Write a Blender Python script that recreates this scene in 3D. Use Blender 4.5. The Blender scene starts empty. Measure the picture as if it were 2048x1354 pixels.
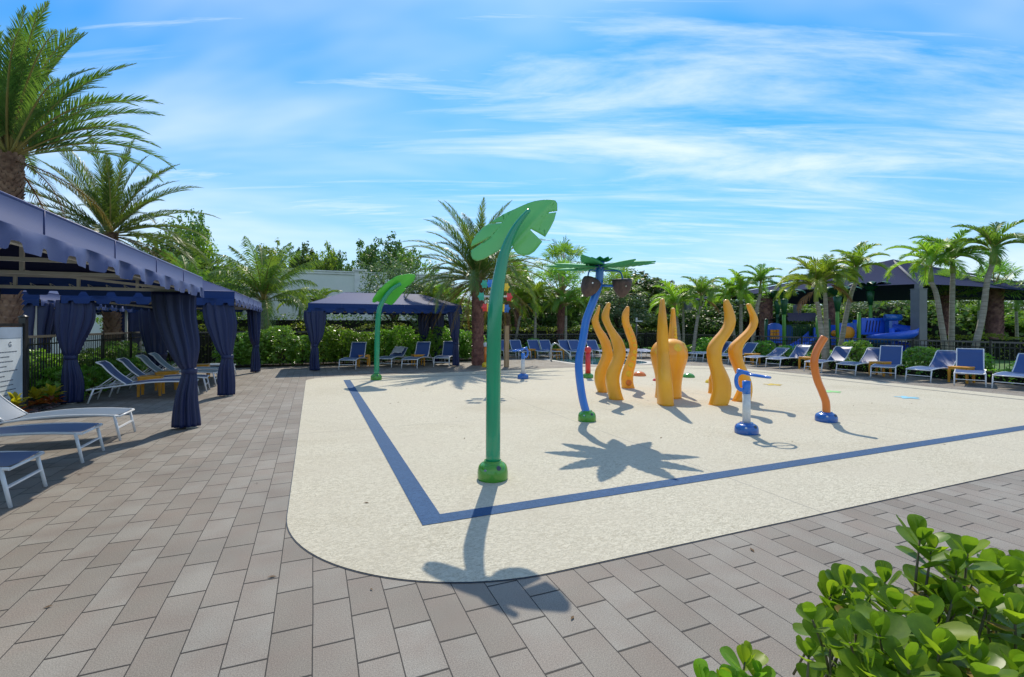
import bpy, math, random
from mathutils import Vector, Matrix
R = math.radians
# ------------------------------------------------------------------ camera
sc = bpy.context.scene
CH = 1.66                     # eye height
F = 965.0; HZ = 650.0         # focal length and horizon row measured in a 2048 px wide frame
cam = bpy.data.cameras.new('camera'); camo = bpy.data.objects.new('camera', cam)
sc.collection.objects.link(camo); sc.camera = camo
camo.location = (0, 0, CH); camo.rotation_euler = (R(90), 0, 0)
cam.sensor_width = 36; cam.lens = 36*F/2048
cam.shift_y = -(677-HZ)/2048
cam.clip_start = 0.05; cam.clip_end = 3000
# ------------------------------------------------------------------ world and sun
SUN = Vector((0.065, 1.0, 1.15)).normalized()
w = bpy.data.worlds.new('World'); sc.world = w; w.use_nodes = True
nt = w.node_tree; nt.nodes.clear()
def N(tree, typ, **kw):
    n = tree.nodes.new(typ)
    for k, v in kw.items():
        if k.startswith('i_'): n.inputs[k[2:].replace('_', ' ')].default_value = v
        else: setattr(n, k, v)
    return n
sky = N(nt, 'ShaderNodeTexSky', sky_type='NISHITA', sun_disc=False)
sky.sun_elevation = math.asin(SUN.z); sky.sun_rotation = math.atan2(SUN.x, SUN.y)
sky.air_density = 1.2; sky.dust_density = 0.3; sky.ozone_density = 4.0; sky.altitude = 0
tc = N(nt, 'ShaderNodeTexCoord'); L = nt.links.new
hs = N(nt, 'ShaderNodeHueSaturation'); hs.inputs['Saturation'].default_value = 1.42; hs.inputs['Value'].default_value = 0.60
tint = N(nt, 'ShaderNodeMixRGB', blend_type='MULTIPLY'); tint.inputs[0].default_value = 1; tint.inputs[2].default_value = (0.88, 1.0, 1.08, 1); L(sky.outputs[0], tint.inputs[1])
L(tint.outputs[0], hs.inputs['Color'])
# cirrus: direction projected on a high plane, stretched noise
sep = N(nt, 'ShaderNodeSeparateXYZ'); L(tc.outputs['Generated'], sep.inputs[0])
zz = N(nt, 'ShaderNodeMath', operation='MAXIMUM'); L(sep.outputs['Z'], zz.inputs[0]); zz.inputs[1].default_value = 0.0
za = N(nt, 'ShaderNodeMath', operation='ADD'); L(zz.outputs[0], za.inputs[0]); za.inputs[1].default_value = 0.12
dx = N(nt, 'ShaderNodeMath', operation='DIVIDE'); L(sep.outputs['X'], dx.inputs[0]); L(za.outputs[0], dx.inputs[1])
dy = N(nt, 'ShaderNodeMath', operation='DIVIDE'); L(sep.outputs['Y'], dy.inputs[0]); L(za.outputs[0], dy.inputs[1])
cb = N(nt, 'ShaderNodeCombineXYZ'); L(dx.outputs[0], cb.inputs[0]); L(dy.outputs[0], cb.inputs[1])
def cloud(rot, scale, nscale, detail, rough, dist, lo, hi, loc=(0, 0, 0)):
    m = N(nt, 'ShaderNodeMapping'); L(cb.outputs[0], m.inputs[0])
    m.inputs['Rotation'].default_value = (0, 0, rot); m.inputs['Scale'].default_value = scale; m.inputs['Location'].default_value = loc
    n = N(nt, 'ShaderNodeTexNoise'); L(m.outputs[0], n.inputs['Vector'])
    n.inputs['Scale'].default_value = nscale; n.inputs['Detail'].default_value = detail
    n.inputs['Roughness'].default_value = rough; n.inputs['Distortion'].default_value = dist
    r = N(nt, 'ShaderNodeMapRange', interpolation_type='SMOOTHSTEP'); L(n.outputs[0], r.inputs[0])
    r.inputs['From Min'].default_value = lo; r.inputs['From Max'].default_value = hi
    return r
c1 = cloud(R(38), (0.30, 1.35, 1), 1.4, 8, 0.62, 0.5, 0.42, 0.74, (0.3, 0.1, 0))
c2 = cloud(R(25), (0.5, 0.9, 1), 0.55, 5, 0.58, 0.4, 0.36, 0.74, (2.1, 0.6, 0))
c3 = cloud(R(60), (0.25, 2.4, 1), 2.2, 7, 0.66, 0.7, 0.45, 0.86, (5.1, 3.1, 0))
ad = N(nt, 'ShaderNodeMath', operation='MAXIMUM'); L(c1.outputs[0], ad.inputs[0]); L(c2.outputs[0], ad.inputs[1])
ad2 = N(nt, 'ShaderNodeMath', operation='MAXIMUM'); L(ad.outputs[0], ad2.inputs[0]); L(c3.outputs[0], ad2.inputs[1])
# thin haze near the horizon
hz = N(nt, 'ShaderNodeMapRange'); L(sep.outputs['Z'], hz.inputs[0]); hz.inputs['From Min'].default_value = 0.0; hz.inputs['From Max'].default_value = 0.42
hz.inputs['To Min'].default_value = 0.85; hz.inputs['To Max'].default_value = 0.0
mm = N(nt, 'ShaderNodeMath', operation='MULTIPLY'); L(ad2.outputs[0], mm.inputs[0]); mm.inputs[1].default_value = 0.78
hmix = N(nt, 'ShaderNodeMixRGB'); L(hz.outputs[0], hmix.inputs[0]); L(hs.outputs[0], hmix.inputs[1]); hmix.inputs[2].default_value = (1.6, 2.5, 3.5, 1)
mix = N(nt, 'ShaderNodeMixRGB'); L(mm.outputs[0], mix.inputs[0]); L(hmix.outputs[0], mix.inputs[1]); mix.inputs[2].default_value = (3.9, 4.25, 4.6, 1)
bg = N(nt, 'ShaderNodeBackground'); L(mix.outputs[0], bg.inputs[0]); bg.inputs[1].default_value = 0.15
wo = N(nt, 'ShaderNodeOutputWorld'); L(bg.outputs[0], wo.inputs[0])
sl = bpy.data.lights.new('sun', 'SUN'); sl.energy = 2.5; sl.angle = R(0.5); sl.color = (1.0, 0.91, 0.77)
so = bpy.data.objects.new('sun', sl); sc.collection.objects.link(so)
so.rotation_euler = (-SUN).to_track_quat('-Z', 'Y').to_euler()
vs = sc.view_settings; vs.view_transform = 'Standard'; vs.look = 'None'; vs.gamma = 1; vs.exposure = 0.82
sc.cycles.max_bounces = 6; sc.cycles.transparent_max_bounces = 8

# ------------------------------------------------------------------ coordinates
AL = math.atan2(397, 965)     # the splash pad's sides run along d1, its ends along d2
D1 = Vector((-math.sin(AL), math.cos(AL), 0)); D2 = Vector((math.cos(AL), math.sin(AL), 0))
def W(s, t, z=0.0): return D2*s + D1*t + Vector((0, 0, z))
def G(u, v):                  # photo pixel of a point on the ground -> place
    Y = F*CH/(v-HZ); return Vector(((u-1024)/F*Y, Y, 0))
def P(u, v, Y): return Vector(((u-1024)/F*Y, Y, CH+(HZ-v)/F*Y))
def tag(o, label=None, cat=None, group=None, kind=None):
    if label: o['label'] = label
    if cat: o['category'] = cat
    if group: o['group'] = group
    if kind: o['kind'] = kind
    return o
def thing(name, label, cat, loc=(0, 0, 0), rz=0.0, group=None):
    o = bpy.data.objects.new(name, None); sc.collection.objects.link(o)
    o.location = loc; o.rotation_euler = (0, 0, rz); o.empty_display_size = 0.2
    return tag(o, label, cat, group)
def kids(o): return [c for c in bpy.data.objects if c.parent == o]
def copy_tree(o, parent=None):
    c = o.copy(); sc.collection.objects.link(c); c.parent = parent
    for ch in kids(o): copy_tree(ch, c)
    return c
class MB:
    def __init__(s): s.v = []; s.f = []; s.m = []; s.sm = []
    def add(s, vs, fs, mi=0, smooth=False):
        o = len(s.v); s.v += [tuple(p) for p in vs]
        for f in fs: s.f.append(tuple(i+o for i in f)); s.m.append(mi); s.sm.append(smooth)
    def box(s, c, size, rz=0.0, mi=0, M=None):
        x, y, z = size[0]/2, size[1]/2, size[2]/2
        ps = [Vector((a*x, b*y, d*z)) for a in (-1, 1) for b in (-1, 1) for d in (-1, 1)]
        Rm = M if M is not None else Matrix.Rotation(rz, 3, 'Z')
        ps = [Rm @ p + Vector(c) for p in ps]
        s.add(ps, [(0, 1, 3, 2), (4, 6, 7, 5), (0, 4, 5, 1), (2, 3, 7, 6), (0, 2, 6, 4), (1, 5, 7, 3)], mi)
    def bar(s, a, b, wx, wy=None, mi=0):
        a = Vector(a); b = Vector(b); d = b-a; wy = wy or wx
        if d.length < 1e-6: return
        q = d.to_track_quat('Z', 'Y').to_matrix()
        s.box((a+b)/2, (wx, wy, d.length), mi=mi, M=q)
    def ring(s, c, X, Y, rx, ry, n, ex=2.0):
        out = []
        for i in range(n):
            a = 2*math.pi*i/n; ca, sa = math.cos(a), math.sin(a)
            px = math.copysign(abs(ca)**(2/ex), ca); py = math.copysign(abs(sa)**(2/ex), sa)
            out.append(Vector(c)+Vector(X)*(px*rx)+Vector(Y)*(py*ry))
        return out
    def loft(s, rings, mi=0, caps=True, smooth=True, closed=False):
        n = len(rings[0]); vs = [p for r in rings for p in r]; fs = []
        k = len(rings); kk = k if closed else k-1
        for j in range(kk):
            j2 = (j+1) % k
            for i in range(n):
                fs.append((j*n+i, j*n+(i+1) % n, j2*n+(i+1) % n, j2*n+i))
        s.add(vs, fs, mi, smooth)
        if caps and not closed:
            o = len(s.v)-len(vs)
            s.f.append(tuple(o+i for i in reversed(range(n)))); s.m.append(mi); s.sm.append(False)
            s.f.append(tuple(o+(k-1)*n+i for i in range(n))); s.m.append(mi); s.sm.append(False)
    def tube(s, pts, rad, n=12, mi=0, caps=True, closed=False, flat=1.0):
        pts = [Vector(p) for p in pts]; k = len(pts)
        if not hasattr(rad, '__len__'): rad = [rad]*k
        up = None; rings = []
        for i in range(k):
            if closed: t = (pts[(i+1) % k]-pts[i-1])
            else: t = pts[min(i+1, k-1)]-pts[max(i-1, 0)]
            t.normalize()
            if up is None:
                up = Vector((0, 0, 1)) if abs(t.z) < 0.9 else Vector((0, 1, 0))
            x = t.cross(up).normalized(); up = x.cross(t).normalized()
            rings.append(s.ring(pts[i], x, up, rad[i], rad[i]*flat, n))
        s.loft(rings, mi, caps, True, closed)
    def lathe(s, prof, c=(0, 0, 0), n=24, mi=0):
        rings = [s.ring((c[0], c[1], c[2]+z), (1, 0, 0), (0, 1, 0), max(r, 1e-4), max(r, 1e-4), n) for r, z in prof]
        s.loft(rings, mi, True, True)
    def build(s, name, mats, parent=None, loc=None, rz=None):
        me = bpy.data.meshes.new(name); me.from_pydata(s.v, [], s.f)
        if not isinstance(mats, (list, tuple)): mats = [mats]
        for m in mats: me.materials.append(m)
        me.polygons.foreach_set('material_index', s.m); me.polygons.foreach_set('use_smooth', s.sm); me.update()
        o = bpy.data.objects.new(name, me); sc.collection.objects.link(o)
        if parent is not None: o.parent = parent
        if loc is not None: o.location = loc
        if rz is not None: o.rotation_euler = (0, 0, rz)
        return o
def spline(pts, n):
    pts = [Vector(p) if len(p) > 1 else p for p in pts]; out = []; k = len(pts)
    for i in range(n):
        x = i/(n-1)*(k-1); j = min(int(x), k-2); f = x-j
        p0 = pts[max(j-1, 0)]; p1 = pts[j]; p2 = pts[j+1]; p3 = pts[min(j+2, k-1)]
        out.append(0.5*((2*p1)+(p2-p0)*f+(2*p0-5*p1+4*p2-p3)*f*f+(3*p1-p0-3*p2+p3)*f*f*f))
    return out

# ------------------------------------------------------------------ materials
def newmat(name):
    m = bpy.data.materials.new(name); m.use_nodes = True; t = m.node_tree
    b = t.nodes['Principled BSDF']; return m, t, b
def bump(t, b, src, strength, dist=0.01):
    n = N(t, 'ShaderNodeBump'); n.inputs['Strength'].default_value = strength; n.inputs['Distance'].default_value = dist
    t.links.new(src, n.inputs['Height']); t.links.new(n.outputs[0], b.inputs['Normal']); return n
def noisy(name, col, col2=None, rough=0.5, scale=6.0, detail=5, bmp=0.0, metal=0.0, spec=0.5, coat=0.0, lo=0.35, hi=0.65, bscale=None, stretch=None):
    m, t, b = newmat(name); tcn = N(t, 'ShaderNodeTexCoord'); ln = t.links.new
    n = N(t, 'ShaderNodeTexNoise'); n.inputs['Scale'].default_value = scale; n.inputs['Detail'].default_value = detail
    if stretch:
        mp = N(t, 'ShaderNodeMapping'); mp.inputs['Scale'].default_value = stretch
        ln(tcn.outputs['Object'], mp.inputs[0]); ln(mp.outputs[0], n.inputs['Vector'])
    else: ln(tcn.outputs['Object'], n.inputs['Vector'])
    r = N(t, 'ShaderNodeMapRange'); ln(n.outputs[0], r.inputs[0]); r.inputs['From Min'].default_value = lo; r.inputs['From Max'].default_value = hi
    mixn = N(t, 'ShaderNodeMixRGB'); ln(r.outputs[0], mixn.inputs[0])
    c2 = col2 or tuple(c*0.82 for c in col)
    mixn.inputs[1].default_value = (*col, 1); mixn.inputs[2].default_value = (*c2, 1)
    ln(mixn.outputs[0], b.inputs['Base Color']); b.inputs['Roughness'].default_value = rough
    b.inputs['Metallic'].default_value = metal; b.inputs['Specular IOR Level'].default_value = spec
    b.inputs['Coat Weight'].default_value = coat; b.inputs['Coat Roughness'].default_value = 0.08
    if bmp:
        n2 = N(t, 'ShaderNodeTexNoise'); n2.inputs['Scale'].default_value = bscale or scale*6; n2.inputs['Detail'].default_value = 4
        ln(tcn.outputs['Object'], n2.inputs['Vector']); bump(t, b, n2.outputs[0], bmp)
    return m
def leafmat(name, c1, c2, trans=0.45, rough=0.45, scale=1.2, spec=0.35):
    m, t, b = newmat(name); ln = t.links.new
    tcn = N(t, 'ShaderNodeTexCoord'); n = N(t, 'ShaderNodeTexNoise'); n.inputs['Scale'].default_value = scale; n.inputs['Detail'].default_value = 6
    n.inputs['Roughness'].default_value = 0.75
    ln(tcn.outputs['Object'], n.inputs['Vector'])
    r = N(t, 'ShaderNodeMapRange'); ln(n.outputs[0], r.inputs[0]); r.inputs['From Min'].default_value = 0.36; r.inputs['From Max'].default_value = 0.64
    mi = N(t, 'ShaderNodeMixRGB'); ln(r.outputs[0], mi.inputs[0]); mi.inputs[1].default_value = (*c1, 1); mi.inputs[2].default_value = (*c2, 1)
    oi = N(t, 'ShaderNodeObjectInfo'); h = N(t, 'ShaderNodeHueSaturation')
    rr = N(t, 'ShaderNodeMapRange'); ln(oi.outputs['Random'], rr.inputs[0]); rr.inputs['To Min'].default_value = 0.485; rr.inputs['To Max'].default_value = 0.515
    rv = N(t, 'ShaderNodeMapRange'); ln(oi.outputs['Random'], rv.inputs[0]); rv.inputs['To Min'].default_value = 0.8; rv.inputs['To Max'].default_value = 1.2
    ln(rr.outputs[0], h.inputs['Hue']); ln(rv.outputs[0], h.inputs['Value']); ln(mi.outputs[0], h.inputs['Color'])
    ln(h.outputs[0], b.inputs['Base Color']); b.inputs['Roughness'].default_value = rough; b.inputs['Specular IOR Level'].default_value = spec
    tr = N(t, 'ShaderNodeBsdfTranslucent')
    g = N(t, 'ShaderNodeMixRGB', blend_type='MULTIPLY'); g.inputs[0].default_value = 1; ln(h.outputs[0], g.inputs[1]); g.inputs[2].default_value = (1.5, 1.6, 0.7, 1)
    ln(g.outputs[0], tr.inputs[0])
    ms = N(t, 'ShaderNodeMixShader'); ms.inputs[0].default_value = trans; ln(b.outputs[0], ms.inputs[1]); ln(tr.outputs[0], ms.inputs[2])
    ln(ms.outputs[0], t.nodes['Material Output'].inputs['Surface']); return m
def fabricmat(name, c, c2, rough=0.7, trans=0.12, spec=0.3, sheen=0.3):
    m, t, b = newmat(name); ln = t.links.new
    tcn = N(t, 'ShaderNodeTexCoord'); n = N(t, 'ShaderNodeTexNoise'); n.inputs['Scale'].default_value = 2.5; n.inputs['Detail'].default_value = 8
    ln(tcn.outputs['Object'], n.inputs['Vector'])
    mi = N(t, 'ShaderNodeMixRGB'); ln(n.outputs[0], mi.inputs[0]); mi.inputs[1].default_value = (*c, 1); mi.inputs[2].default_value = (*c2, 1)
    ln(mi.outputs[0], b.inputs['Base Color']); b.inputs['Roughness'].default_value = rough; b.inputs['Specular IOR Level'].default_value = spec
    b.inputs['Sheen Weight'].default_value = sheen
    wv = N(t, 'ShaderNodeTexNoise'); wv.inputs['Scale'].default_value = 260; ln(tcn.outputs['Object'], wv.inputs['Vector']); bump(t, b, wv.outputs[0], 0.25, 0.002)
    tr = N(t, 'ShaderNodeBsdfTranslucent'); ln(mi.outputs[0], tr.inputs[0])
    ms = N(t, 'ShaderNodeMixShader'); ms.inputs[0].default_value = trans; ln(b.outputs[0], ms.inputs[1]); ln(tr.outputs[0], ms.inputs[2])
    ln(ms.outputs[0], t.nodes['Material Output'].inputs['Surface']); return m

def paver_mat():
    m, t, b = newmat('pavers'); ln = t.links.new
    tcn = N(t, 'ShaderNodeTexCoord'); sp = N(t, 'ShaderNodeSeparateXYZ'); ln(tcn.outputs['Object'], sp.inputs[0])
    wob = N(t, 'ShaderNodeTexNoise'); wob.inputs['Scale'].default_value = 1.3; ln(tcn.outputs['Object'], wob.inputs['Vector'])
    cc = N(t, 'ShaderNodeCombineXYZ'); kx = N(t, 'ShaderNodeMath', operation='MULTIPLY'); kx.inputs[1].default_value = 0.45; ln(sp.outputs['Y'], kx.inputs[0]); ln(kx.outputs[0], cc.inputs[0]); ln(sp.outputs['X'], cc.inputs[1])  # squeezed lengthwise: cross joints come out wider, joint shade painted as dark mortar
    va = N(t, 'ShaderNodeVectorMath', operation='SCALE'); ln(wob.outputs['Color'], va.inputs[0]); va.inputs['Scale'].default_value = 0.012
    vb = N(t, 'ShaderNodeVectorMath', operation='ADD'); ln(cc.outputs[0], vb.inputs[0]); ln(va.outputs[0], vb.inputs[1])
    def brick(c1, c2, mo, ms, smooth):
        br = N(t, 'ShaderNodeTexBrick'); ln(vb.outputs[0], br.inputs['Vector'])
        br.offset = 0.5; br.inputs['Scale'].default_value = 1.0; br.inputs['Mortar Size'].default_value = ms
        br.inputs['Mortar Smooth'].default_value = smooth; br.inputs['Brick Width'].default_value = 0.415*0.45; br.inputs['Row Height'].default_value = 0.205
        br.inputs['Color1'].default_value = c1; br.inputs['Color2'].default_value = c2; br.inputs['Mortar'].default_value = mo; br.inputs['Bias'].default_value = 0
        return br
    b1 = brick((0.250, 0.234, 0.202, 1), (0.190, 0.169, 0.140, 1), (0.030, 0.027, 0.024, 1), 0.0030, 0.15)
    n1 = N(t, 'ShaderNodeTexNoise'); n1.inputs['Scale'].default_value = 3.5; n1.inputs['Detail'].default_value = 6; ln(tcn.outputs['Object'], n1.inputs['Vector'])
    n2 = N(t, 'ShaderNodeTexNoise'); n2.inputs['Scale'].default_value = 160; n2.inputs['Detail'].default_value = 3; ln(tcn.outputs['Object'], n2.inputs['Vector'])
    n3 = N(t, 'ShaderNodeTexNoise'); n3.inputs['Scale'].default_value = 1.1; n3.inputs['Detail'].default_value = 4; ln(tcn.outputs['Object'], n3.inputs['Vector'])
    r1 = N(t, 'ShaderNodeMapRange'); ln(n1.outputs[0], r1.inputs[0]); r1.inputs['From Min'].default_value = 0.4; r1.inputs['From Max'].default_value = 0.7; r1.inputs['To Max'].default_value = 0.65
    mA = N(t, 'ShaderNodeMixRGB'); ln(r1.outputs[0], mA.inputs[0]); ln(b1.outputs['Color'], mA.inputs[1]); mA.inputs[2].default_value = (0.200, 0.163, 0.135, 1)
    fac = N(t, 'ShaderNodeMath', operation='MULTIPLY'); ln(r1.outputs[0], fac.inputs[0])
    inv = N(t, 'ShaderNodeMath', operation='SUBTRACT'); inv.inputs[0].default_value = 1; ln(b1.outputs['Fac'], inv.inputs[1]); ln(inv.outputs[0], fac.inputs[1]); ln(fac.outputs[0], mA.inputs[0])
    r2 = N(t, 'ShaderNodeMapRange'); ln(n2.outputs[0], r2.inputs[0]); r2.inputs['From Min'].default_value = 0.3; r2.inputs['From Max'].default_value = 0.7; r2.inputs['To Min'].default_value = 0.66; r2.inputs['To Max'].default_value = 1.34
    r3 = N(t, 'ShaderNodeMapRange'); ln(n3.outputs[0], r3.inputs[0]); r3.inputs['From Min'].default_value = 0.3; r3.inputs['From Max'].default_value = 0.7; r3.inputs['To Min'].default_value = 0.86; r3.inputs['To Max'].default_value = 1.12
    mu = N(t, 'ShaderNodeMath', operation='MULTIPLY'); ln(r2.outputs[0], mu.inputs[0]); ln(r3.outputs[0], mu.inputs[1])
    mB = N(t, 'ShaderNodeVectorMath', operation='SCALE'); ln(mA.outputs[0], mB.inputs[0]); ln(mu.outputs[0], mB.inputs['Scale'])
    # pale efflorescence specks
    n4 = N(t, 'ShaderNodeTexNoise'); n4.inputs['Scale'].default_value = 11; n4.inputs['Detail'].default_value = 8; n4.inputs['Roughness'].default_value = 0.8; ln(tcn.outputs['Object'], n4.inputs['Vector'])
    r4 = N(t, 'ShaderNodeMapRange'); ln(n4.outputs[0], r4.inputs[0]); r4.inputs['From Min'].default_value = 0.68; r4.inputs['From Max'].default_value = 0.8; r4.inputs['To Max'].default_value = 0.6
    mC = N(t, 'ShaderNodeMixRGB'); ln(r4.outputs[0], mC.inputs[0]); ln(mB.outputs[0], mC.inputs[1]); mC.inputs[2].default_value = (0.42, 0.41, 0.38, 1)
    ln(mC.outputs[0], b.inputs['Base Color']); b.inputs['Roughness'].default_value = 0.75; b.inputs['Specular IOR Level'].default_value = 0.35
    mh = N(t, 'ShaderNodeMath', operation='MULTIPLY'); ln(n2.outputs[0], mh.inputs[0]); mh.inputs[1].default_value = 0.2
    b2 = brick((1, 1, 1, 1), (0.9, 0.9, 0.9, 1), (0, 0, 0, 1), 0.0045, 0.6)
    sx = N(t, 'ShaderNodeSeparateColor'); ln(b2.outputs['Color'], sx.inputs[0])
    sm = N(t, 'ShaderNodeMath', operation='ADD'); ln(sx.outputs[0], sm.inputs[0]); ln(mh.outputs[0], sm.inputs[1])
    bump(t, b, sm.outputs[0], 0.5, 0.006); return m
def pad_mat(name, cA, cB, cC, joints=True):
    m, t, b = newmat(name); ln = t.links.new
    tcn = N(t, 'ShaderNodeTexCoord')
    mp = N(t, 'ShaderNodeMapping'); mp.inputs['Scale'].default_value = (1, 1.9, 1); ln(tcn.outputs['Object'], mp.inputs[0])
    n1 = N(t, 'ShaderNodeTexNoise'); n1.inputs['Scale'].default_value = 26; n1.inputs['Detail'].default_value = 8; n1.inputs['Roughness'].default_value = 0.78; n1.inputs['Distortion'].default_value = 1.2; ln(mp.outputs[0], n1.inputs['Vector'])
    r1 = N(t, 'ShaderNodeMapRange'); ln(n1.outputs[0], r1.inputs[0]); r1.inputs['From Min'].default_value = 0.40; r1.inputs['From Max'].default_value = 0.53
    n2 = N(t, 'ShaderNodeTexNoise'); n2.inputs['Scale'].default_value = 0.8; n2.inputs['Detail'].default_value = 7; n2.inputs['Roughness'].default_value = 0.65; ln(tcn.outputs['Object'], n2.inputs['Vector'])
    r2 = N(t, 'ShaderNodeMapRange'); ln(n2.outputs[0], r2.inputs[0]); r2.inputs['From Min'].default_value = 0.38; r2.inputs['From Max'].default_value = 0.66
    m1 = N(t, 'ShaderNodeMixRGB'); ln(r1.outputs[0], m1.inputs[0]); m1.inputs[1].default_value = (*cB, 1); m1.inputs[2].default_value = (*cA, 1)
    m2 = N(t, 'ShaderNodeMixRGB'); r2.inputs['To Max'].default_value = 0.75; ln(r2.outputs[0], m2.inputs[0]); ln(m1.outputs[0], m2.inputs[1]); m2.inputs[2].default_value = (*cC, 1)
    out = m2.outputs[0]
    ns = N(t, 'ShaderNodeTexNoise'); ns.inputs['Scale'].default_value = 0.35; ns.inputs['Detail'].default_value = 9; ns.inputs['Roughness'].default_value = 0.7; ns.inputs['Distortion'].default_value = 0.8; ln(tcn.outputs['Object'], ns.inputs['Vector'])
    rs_ = N(t, 'ShaderNodeMapRange'); ln(ns.outputs[0], rs_.inputs[0]); rs_.inputs['From Min'].default_value = 0.50; rs_.inputs['From Max'].default_value = 0.72; rs_.inputs['To Max'].default_value = 0.5
    ms_ = N(t, 'ShaderNodeMixRGB', blend_type='MULTIPLY'); ln(rs_.outputs[0], ms_.inputs[0]); ln(out, ms_.inputs[1]); ms_.inputs[2].default_value = (0.74, 0.70, 0.62, 1); out = ms_.outputs[0]
    if joints:
        br = N(t, 'ShaderNodeTexBrick'); mo = N(t, 'ShaderNodeMapping'); mo.inputs['Location'].default_value = (0.25, 2.4, 0); ln(tcn.outputs['Object'], mo.inputs[0]); ln(mo.outputs[0], br.inputs['Vector'])
        br.offset = 0.0; br.inputs['Scale'].default_value = 1; br.inputs['Brick Width'].default_value = 4.4; br.inputs['Row Height'].default_value = 5.2
        br.inputs['Mortar Size'].default_value = 0.004; br.inputs['Mortar Smooth'].default_value = 0
        m3 = N(t, 'ShaderNodeMixRGB'); ln(br.outputs['Fac'], m3.inputs[0]); ln(out, m3.inputs[1]); m3.inputs[2].default_value = (0.22, 0.21, 0.19, 1); out = m3.outputs[0]
    ln(out, b.inputs['Base Color']); b.inputs['Roughness'].default_value = 0.8; b.inputs['Specular IOR Level'].default_value = 0.3
    bump(t, b, r1.outputs[0], 0.5, 0.004); return m
M = {}
M['pavers'] = paver_mat()
M['pad'] = pad_mat('textured_concrete', (0.565, 0.53, 0.415), (0.35, 0.32, 0.235), (0.49, 0.45, 0.35))
M['blueline'] = pad_mat('blue_coating', (0.034, 0.098, 0.215), (0.020, 0.058, 0.135), (0.030, 0.085, 0.185), False)
M['grass'] = noisy('lawn_grass', (0.055, 0.13, 0.022), (0.085, 0.17, 0.03), 0.9, 1.3, 8, 0.5, bscale=60)
M['soil'] = noisy('mulch', (0.045, 0.032, 0.022), (0.02, 0.014, 0.01), 0.95, 14, 8, 0.8)
M['pebble'] = noisy('pebbles', (0.16, 0.10, 0.10), (0.04, 0.042, 0.045), 0.6, 5, 3)
M['water'] = noisy('pool_water', (0.02, 0.10, 0.14), (0.03, 0.14, 0.18), 0.06, 1.0, 3, 0.15, bscale=5, spec=0.6)
M['coping'] = noisy('pool_coping', (0.55, 0.53, 0.48), None, 0.8, 3)
M['drain'] = noisy('drain_slot', (0.05, 0.07, 0.10), None, 0.7, 3)
M['navy'] = fabricmat('navy_canvas', (0.006, 0.027, 0.120), (0.010, 0.036, 0.15), 0.65, 0.03, 0.25, 0.06)
M['piping'] = fabricmat('canvas_piping', (0.05, 0.075, 0.22), (0.06, 0.085, 0.25), 0.5, 0.0, 0.5, 0.1)
M['under_shade'] = fabricmat('roof_shade_canvas', (0.008, 0.011, 0.035), (0.012, 0.016, 0.05), 0.8, 0.0, 0.1, 0.0)  # roof canvas darkened, shade under the roof put into the colour
M['curtain'] = fabricmat('navy_curtain', (0.003, 0.011, 0.065), (0.006, 0.019, 0.095), 0.45, 0.06, 0.5, 0.05)
M['frame'] = noisy('cabana_frame_paint', (0.56, 0.55, 0.50), (0.49, 0.47, 0.42), 0.45, 5)
M['white'] = noisy('white_powdercoat', (0.72, 0.74, 0.76), (0.66, 0.68, 0.70), 0.3, 8, coat=0.2)
M['sling'] = fabricmat('blue_sling', (0.025, 0.065, 0.21), (0.032, 0.085, 0.26), 0.42, 0.06, 0.6, 0.1)
M['sling_grey'] = fabricmat('grey_blue_sling', (0.12, 0.17, 0.24), (0.15, 0.20, 0.27), 0.4, 0.05, 0.6, 0.1)  # greyer and lighter than the blue sling
M['glare_sheet'] = fabricmat('pale_sling_glare', (0.6, 0.62, 0.62), (0.45, 0.5, 0.55), 0.8, 0.05)  # pale colour standing in for sun glare on a sling
M['table'] = noisy('orange_plastic', (0.72, 0.33, 0.02), (0.62, 0.27, 0.015), 0.4, 6, coat=0.1)
M['fence'] = noisy('black_aluminium', (0.018, 0.017, 0.016), (0.03, 0.028, 0.026), 0.35, 6, spec=0.5)
M['fence_top'] = noisy('dark_bronze_rail', (0.10, 0.092, 0.082), (0.13, 0.12, 0.11), 0.35, 6, spec=0.6)
M['tent'] = noisy('orange_fibreglass', (0.92, 0.44, 0.020), (0.74, 0.30, 0.012), 0.36, 1.8, 7, 0.06, coat=0.25, lo=0.3, hi=0.75, bscale=30)
M['yellow'] = noisy('yellow_paint', (0.80, 0.56, 0.02), (0.72, 0.48, 0.02), 0.35, 5, coat=0.3)
M['ring_orange'] = noisy('deep_orange_paint', (0.66, 0.20, 0.02), None, 0.35, 5, coat=0.3)
M['gpole'] = noisy('green_pole_paint', (0.010, 0.31, 0.145), (0.008, 0.26, 0.12), 0.22, 1.5, 5, coat=0.6)
M['gbase'] = noisy('bright_green_fibreglass', (0.07, 0.30, 0.02), (0.055, 0.26, 0.018), 0.25, 2, coat=0.5)
M['gleaf'] = noisy('leaf_green_panel', (0.17, 0.58, 0.15), (0.14, 0.52, 0.12), 0.3, 2, coat=0.35)
M['gleaf2'] = noisy('bright_leaf_panel', (0.09, 0.55, 0.04), (0.08, 0.50, 0.04), 0.35, 2, coat=0.35)
M['pleaf'] = noisy('palm_leaf_panel', (0.045, 0.32, 0.13), (0.06, 0.36, 0.15), 0.65, 3, spec=0.2)
M['bpole'] = noisy('blue_pole_paint', (0.015, 0.17, 0.62), (0.012, 0.145, 0.55), 0.25, 2, coat=0.5)
M['bbase'] = noisy('blue_fibreglass', (0.015, 0.12, 0.42), (0.012, 0.10, 0.36), 0.25, 2, coat=0.5)
M['opole'] = noisy('orange_pole_paint', (0.76, 0.20, 0.02), (0.70, 0.17, 0.015), 0.3, 2, coat=0.4)
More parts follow.
